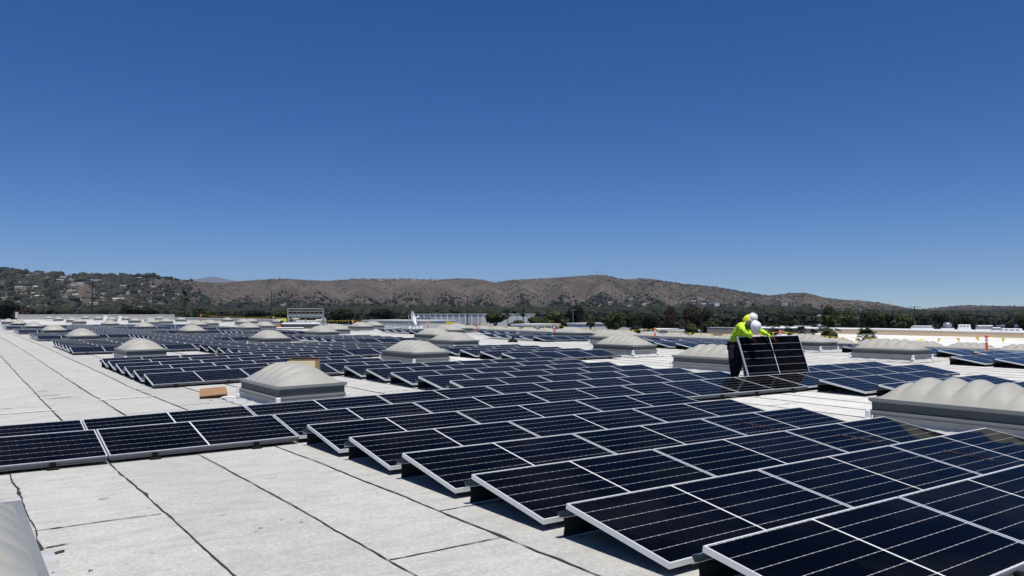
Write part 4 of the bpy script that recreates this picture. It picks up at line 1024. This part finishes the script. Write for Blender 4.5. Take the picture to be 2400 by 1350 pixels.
# ------------------------------------------------------------------ people
M['hiviz'] = simple('hi_vis_shirt', (.55,.85,.03), .8, 0, .14, 5, .0)
M['hiviz_yellow'] = simple('hi_vis_hood', (.85,.80,.02), .75, 0, .08, 6, .1)
M['navy'] = simple('navy_trousers', (.004,.005,.012), .9, 0, .5, 8, .5)
M['greytr'] = simple('grey_trousers', (.055,.055,.055), .85, 0, .3, 8, .2)
M['skin'] = simple('skin', (.30,.17,.11), .6, 0, .08, 12)
M['gaiter'] = simple('grey_gaiter', (.07,.075,.075), .8, 0, .35, 10, .2)
M['glove'] = simple('red_glove', (.20,.018,.022), .7, 0, .2, 12)
M['boot'] = simple('boot', (.03,.022,.018), .6, 0, .2, 10)
M['hat'] = simple('white_hard_hat', (.80,.80,.80), .25, 0, .02, 5)
def skin(name, joints, edges, mat, parent, lv=2, root=0):
    me = bpy.data.meshes.new(name); me.from_pydata([j[:3] for j in joints], edges, []); me.materials.append(mat)
    o = link(name, me, parent); sk = o.modifiers.new('skin', 'SKIN'); sk.use_smooth_shade = True; sk.branch_smoothing = .3
    sl = me.skin_vertices[0].data
    for i, j in enumerate(joints):
        rx = j[3]; ry = j[4] if len(j) > 4 else j[3]; sl[i].radius = (rx, ry); sl[i].use_root = (i == root)
    sb = o.modifiers.new('sub', 'SUBSURF'); sb.levels = lv+(1 if name in ('shirt', 'trousers') else 0); sb.render_levels = sb.levels
    if name in ('shirt', 'trousers'):
        if 'folds' not in bpy.data.textures:
            tx = bpy.data.textures.new('folds', 'CLOUDS'); tx.noise_scale = .085; tx.noise_depth = 2
        dm = o.modifiers.new('folds', 'DISPLACE'); dm.texture = bpy.data.textures['folds']; dm.strength = .055; dm.mid_level = .5; dm.texture_coords = 'LOCAL'
    return o
def person(label, loc, J, shirt, trousers, hat=True, hood=False, gloves=True, gaiter=False, group=None, face=(0, 0)):
    """J: dict of joints in metres relative to loc"""
    t = thing('person', label, 'person', loc, (0,0,0), group)
    V_ = {k: Vector(v) for k, v in J.items()}
    def jt(k, r, r2=None): return (*V_[k], r, r2 or r)
    names = ['pelvis','waist','chest','neck','head','shL','elL','haL','shR','elR','haR','hipL','knL','anL','toeL','hipR','knR','anR','toeR']
    rad = [.09,.09,.11,.05,.07,.055,.04,.028,.055,.04,.028,.075,.052,.038,.032,.075,.052,.038,.032]
    ix = {k: i for i, k in enumerate(names)}
    E_ = [('pelvis','waist'),('waist','chest'),('chest','neck'),('neck','head'),('chest','shL'),('shL','elL'),('elL','haL'),('chest','shR'),('shR','elR'),('elR','haR'),('pelvis','hipL'),('hipL','knL'),('knL','anL'),('anL','toeL'),('pelvis','hipR'),('hipR','knR'),('knR','anR'),('anR','toeR')]
    skin('body', [jt(k, r) for k, r in zip(names, rad)], [(ix[a], ix[b]) for a, b in E_], M['skin'], t)
    # shirt
    sn = ['waist','chest','neckb','shL','elL','wrL','shR','elR','wrR','hem']
    V_['neckb'] = V_['chest'].lerp(V_['neck'], .55); V_['wrL'] = V_['elL'].lerp(V_['haL'], .88); V_['wrR'] = V_['elR'].lerp(V_['haR'], .88); V_['hem'] = V_['waist'].lerp(V_['pelvis'], 1.1)
    sr = [.150,.152,.070,.076,.056,.043,.076,.056,.043,.160]; si = {k: i for i, k in enumerate(sn)}
    skin('shirt', [jt(k, r) for k, r in zip(sn, sr)], [(si[a], si[b]) for a, b in (('hem','waist'),('waist','chest'),('chest','neckb'),('chest','shL'),('shL','elL'),('elL','wrL'),('chest','shR'),('shR','elR'),('elR','wrR'))], shirt, t, 2, 1)
    tn = ['pelvis','hipL','knL','anL','hipR','knR','anR','waistt']; V_['waistt'] = V_['pelvis'].lerp(V_['waist'], .95)
    trr = [.165,.120,.100,.082,.120,.100,.082,.150]; ti = {k: i for i, k in enumerate(tn)}
    skin('trousers', [jt(k, r) for k, r in zip(tn, trr)], [(ti[a], ti[b]) for a, b in (('waistt','pelvis'),('pelvis','hipL'),('hipL','knL'),('knL','anL'),('pelvis','hipR'),('hipR','knR'),('knR','anR'))], trousers, t, 2, 0)
    for s in 'LR':
        a, b = V_['an'+s], V_['toe'+s]; skin('boot', [(*a, .06), (*a.lerp(b, .5), .055), (*b, .042)], [(0,1),(1,2)], M['boot'], t, 2)
        # hand: palm and five fingers
        el, ha = V_['el'+s], V_['ha'+s]; d = (ha-el).normalized(); side = d.cross(Vector((0,0,1))).normalized(); dn = Vector((0,0,-1))
        js = [(*(ha-d*.03), .032, .022), (*(ha+d*.05), .040, .020)]; ed = [(0,1)]
        for f, (off, ln) in enumerate(((-.030,.070),(-.010,.080),(.010,.076),(.030,.060))):
            k0 = ha+d*.06+side*off; k1 = k0+d*ln*.5+dn*.010; k2 = k1+d*ln*.25+dn*ln*.45
            b_ = len(js); js += [(*k0, .011), (*k1, .010), (*k2, .008)]; ed += [(1, b_), (b_, b_+1), (b_+1, b_+2)]
        th_ = 1 if s == 'L' else -1
        k0 = ha+side*.035*th_; k1 = k0+d*.03+side*.022*th_+dn*.015; k2 = k1+d*.03+dn*.02; b_ = len(js); js += [(*k0, .013), (*k1, .011), (*k2, .009)]; ed += [(0, b_), (b_, b_+1), (b_+1, b_+2)]
        skin('glove' if gloves else 'hand', js, ed, M['glove'] if gloves else M['skin'], t, 1)
    # head: face direction
    hd = V_['head']; up_ = (hd-V_['neck']).normalized(); fw = Vector(face).normalized() if len(face) == 3 else Vector((.6,-.7,-.4)).normalized()
    fw = (fw-up_*fw.dot(up_)).normalized(); rt = fw.cross(up_)
    B = Matrix((rt, fw, up_)).transposed().to_4x4(); B.translation = hd
    mb = MB()
    prof = []
    for j in range(13):
        v = j/12; ph_ = math.pi*v
        for i in range(18):
            a = 2*math.pi*i/18; x = .078*math.sin(ph_)*math.cos(a); y = .098*math.sin(ph_)*math.sin(a); z = .118*math.cos(ph_)
            if math.sin(a) > .2 and z < -.03: x *= .86; y *= .95
            if abs(math.cos(a)) < .2 and math.sin(a) > 0 and -.045 < z < .02: y += .022      # nose
            if abs(math.cos(a)) < .32 and math.sin(a) > 0 and -.075 < z < -.05: y += .006     # mouth
            mb.v.append(tuple(B @ Vector((x, y, z+.02))))
    for j in range(12):
        for i in range(18): mb.f.append((j*18+i, j*18+(i+1) % 18, (j+1)*18+(i+1) % 18, (j+1)*18+i)); mb.m.append(0)
    mb.build('face', M['skin'], t, True)
    for s in (-1, 1):
        mb = MB(); mb.lathe([(.001,-.012),(.011,-.006),(.012,.004),(.001,.011)], 8, M=B @ Matrix.Translation((s*.032, .088, .03))); mb.build('eye', M['black'], t, True)
        mb = MB(); mb.lathe([(.001,-.03),(.016,-.02),(.018,.015),(.001,.03)], 8, M=B @ Matrix.Translation((s*.080, -.005, .015))); mb.build('ear', M['skin'], t, True)
    if gaiter:
        mb = MB(); mb.lathe([(.085,-.17),(.092,-.10),(.098,-.03),(.100,.03),(.099,.06)], 18, M=B); mb.build('neck_gaiter', M['gaiter'], t, True)
    if hood:
        mb = MB(); n1, n2 = 12, 18
        for j in range(n1+1):
            v = j/n1
            for i in range(n2+1):
                a = R(-35)+R(250)*i/n2+math.pi*.0; ph_ = math.pi*(.04+.90*v)
                rr = .122+.014*math.sin(i*1.7)*math.sin(j)
                mb.v.append(tuple(B @ Vector((rr*math.sin(ph_)*math.cos(a+math.pi), rr*1.02*math.sin(ph_)*math.sin(a+math.pi)-.03, .135*math.cos(ph_)-.02-(.05*v)))))
        for j in range(n1):
            for i in range(n2): q = j*(n2+1)+i; mb.f.append((q, q+1, q+n2+2, q+n2+1)); mb.m.append(0)
        mb.build('hood', M['hiviz_yellow'], t, True)
    if hat:
        mb = MB(); mb.lathe([(.112,.035),(.114,.06),(.110,.095),(.094,.135),(.060,.165),(.02,.175),(.001,.176)], 22, M=B); mb.lathe([(.108,.036),(.104,.095),(.056,.157),(.001,.168)], 22, M=B); h_ = mb.build('hard_hat', M['hat'], t, True)
        mb = MB(); ring_ = []
        for i in range(22):
            a = 2*math.pi*i/22; e_ = .018+(.055*max(0, math.sin(a))**2)
            ring_.append((B @ Vector((.111*math.cos(a), .111*math.sin(a), .045)), B @ Vector(((.111+e_)*math.cos(a), (.111+e_)*math.sin(a), .033))))
        for a, b in ring_: mb.v += [tuple(a), tuple(b)]
        for i in range(22): j = (i+1) % 22; mb.f.append((2*i, 2*i+1, 2*j+1, 2*j)); mb.m.append(0)
        mb.build('brim', M['hat'], h_, True)
        mb = MB(); mb.tube([B @ Vector((0, -.10, .12)), B @ Vector((0, -.03, .175)), B @ Vector((0, .05, .172)), B @ Vector((0, .10, .11))], .010, 6); mb.build('ridge', M['hat'], h_, True)
    return t
# the solar panel being lifted into place: bottom edge behind row seven, leaning away from the camera
HPX, HPY = 15.30, row_y(7)+.055; LEAN = R(71)
t = thing('solar_panel', 'dark solar panel held upright by the two workers', 'solar panel', (HPX, HPY, roofz(HPX, HPY)+.135), (LEAN, 0, R(-1.0)))
link('frame', PM['frame'], t, (0, PW/2, 0))
for s in (-1, 1): link('cell_glass', PM['cell_glass'], t, (s*(PM['hw']+.009), PW/2, 0))
link('centre_strip', PM['centre_strip'], t, (0, PW/2, 0))
bk = MB(); bk.box(-PL/2+.016, PL/2-.016, .016, PW-.016, -.016, -.0125); bk.build('back_sheet', M['strip'], t)
def Pp(px, py, d): return at(px, py, d)
D1 = 18.55
base1 = Vector((Pp(1722, 880, D1+.1).x, Pp(1722, 880, D1+.1).y, 0)); base1.z = roofz(base1.x, base1.y)
def rel(d): return {k: tuple(Vector(v)-d) for k, v in d_.items()}
def mk(base, spec):
    out = {}
    for k, (px, py, d) in spec.items():
        v = at(px, py, d)-base; out[k] = tuple(v)
    return out
def feet(base, J, lst):
    for s, (dx, dy) in lst.items():
        J['an'+s] = (dx, dy, .09); J['toe'+s] = (dx+.13, dy-.10, .045)
rtv = Vector((.616, -.788, 0))
J1 = mk(base1, {'pelvis':(1722,806,18.55),'waist':(1727,791,18.5),'chest':(1739,769,18.45),'neck':(1753,761,18.3),'head':(1766,763,18.2),
  'shL':(1736,763,18.2),'elL':(1745,778,18.1),'haL':(1764,793,18.25),'shR':(1757,763,18.65),'elR':(1784,776,18.8),'haR':(1809,791,18.85),
  'hipL':(1717,812,18.45),'knL':(1718,847,18.45),'hipR':(1729,812,18.7),'knR':(1733,848,18.65)})
feet(base1, J1, {'L':(-.06,-.06),'R':(.10,.12)})
w1 = person('person in hi-vis yellow shirt and white hard hat bending over the held solar panel', base1, J1, M['hiviz'], M['navy'], True, False, True, True, face=(.55,-.5,-.65))
pp = at(1711, 810, 18.5)-base1
mb = MB(); mb.bbox(-.035, .035, -.065, .065, -.10, .07, .02); mb.build('tool_pouch', M['black'], w1, False, pp, (0, 0, .4))
mb = MB(); mb.tube([Vector(J1['pelvis'])+Vector((.155*math.cos(a), .155*math.sin(a), .035)) for a in [2*math.pi*i/20 for i in range(21)]], .02, 6); mb.build('belt', M['black'], w1)
base2 = Vector((Pp(1750, 880, 19.3).x, Pp(1750, 880, 19.3).y, 0)); base2.z = roofz(base2.x, base2.y)
J2 = mk(base2, {'pelvis':(1742,812,19.35),'waist':(1742,795,19.35),'chest':(1745,775,19.35),'neck':(1751,759,19.3),'head':(1760,749,19.25),
  'shL':(1750,774,19.15),'elL':(1760,800,19.1),'haL':(1776,813,19.0),'shR':(1751,773,19.55),'elR':(1766,800,19.6),'haR':(1788,813,19.35),
  'hipL':(1742,818,19.25),'knL':(1749,846,19.15),'hipR':(1750,818,19.45),'knR':(1758,848,19.3)})
feet(base2, J2, {'L':(-.02,-.05),'R':(.16,.06)})
person('person with bright yellow hood under a white hard hat standing behind the held solar panel', base2, J2, M['hiviz'], M['greytr'], True, True, True, False, face=(.75,-.6,-.25))
p3 = up(664, 769); dd = math.hypot(p3.x, p3.y)
J3 = mk(p3, {'pelvis':(660,754,dd),'waist':(661,749.5,dd),'chest':(667,745.5,dd),'neck':(671,750,dd),'head':(672.5,754,dd),'shL':(668,748,dd-.2),'elL':(669,754,dd-.2),'haL':(667,760,dd-.2),'shR':(668,748,dd+.2),'elR':(671,755,dd+.2),'haR':(669,761,dd+.2),
  'hipL':(659,756,dd-.1),'knL':(660.5,762,dd-.1),'hipR':(662,756,dd+.1),'knR':(663,762.5,dd+.1)})
# keep his proportions human
feet(p3, J3, {'L':(-.1,-.05),'R':(.12,.1)})
person('person in hi-vis yellow shirt stooping far off beside the metal rack', p3, J3, M['hiviz'], M['navy'], False, False, False, False, face=(.5,.2,-.8))
# crates beside the far worker
for i, (px0, px1, h, mt_, lb) in enumerate([(637,644,.28,M['orange'],'red crate at the left end of the stack by the far worker'),(644,652,.40,M['card'],'cardboard carton in the middle by the far worker'),(652,660,.34,M['wood'],'brown carton nearest the far worker')]):
    a = up((px0+px1)/2, 768); dd = math.hypot(a.x, a.y); w = (px1-px0)*dd/FPX/2
    t = thing('carton', lb, 'carton', (a.x, a.y, a.z), (0,0,-YAW+.25)); mb = MB(); mb.bbox(-w*.97, w*.97, -.3, .3, .0, h, .015); mb.build('body', mt_, t); mb = MB(); mb.box(-w*.97, w*.97, -.05, .05, h+.001, h+.006); mb.build('tape', M['foam'], t)
a = up(668, 771); t = thing('white_pallet_board', 'white board lying in front of the far worker', 'board', (a.x, a.y, a.z), (0,0,-YAW+.25)); mb = MB(); mb.bbox(-1.6, 1.6, -.5, .5, .08, .14, .01); mb.build('top', M['white'], t); mb = MB(); mb.box(-1.5, 1.5, -.4, .4, 0, .079); mb.build('base', M['rail'], t)

# ------------------------------------------------------------------ air
mb = MB(); mb.box(-9000, 15000, -3000, 21000, GZ-25, 900)
hm = bpy.data.materials.new('haze_air'); hm.use_nodes = True; nt = hm.node_tree; nt.nodes.clear()
ou = nt.nodes.new('ShaderNodeOutputMaterial'); pv = nt.nodes.new('ShaderNodeVolumePrincipled')
pv.inputs['Color'].default_value = (.50, .70, 1, 1); pv.inputs['Density'].default_value = 3.5e-5; pv.inputs['Anisotropy'].default_value = 0.0
nt.links.new(pv.outputs[0], ou.inputs['Volume'])
hz_ = mb.build('haze', hm); tag(hz_, 'thin haze in the air over the valley', 'haze', kind='stuff')
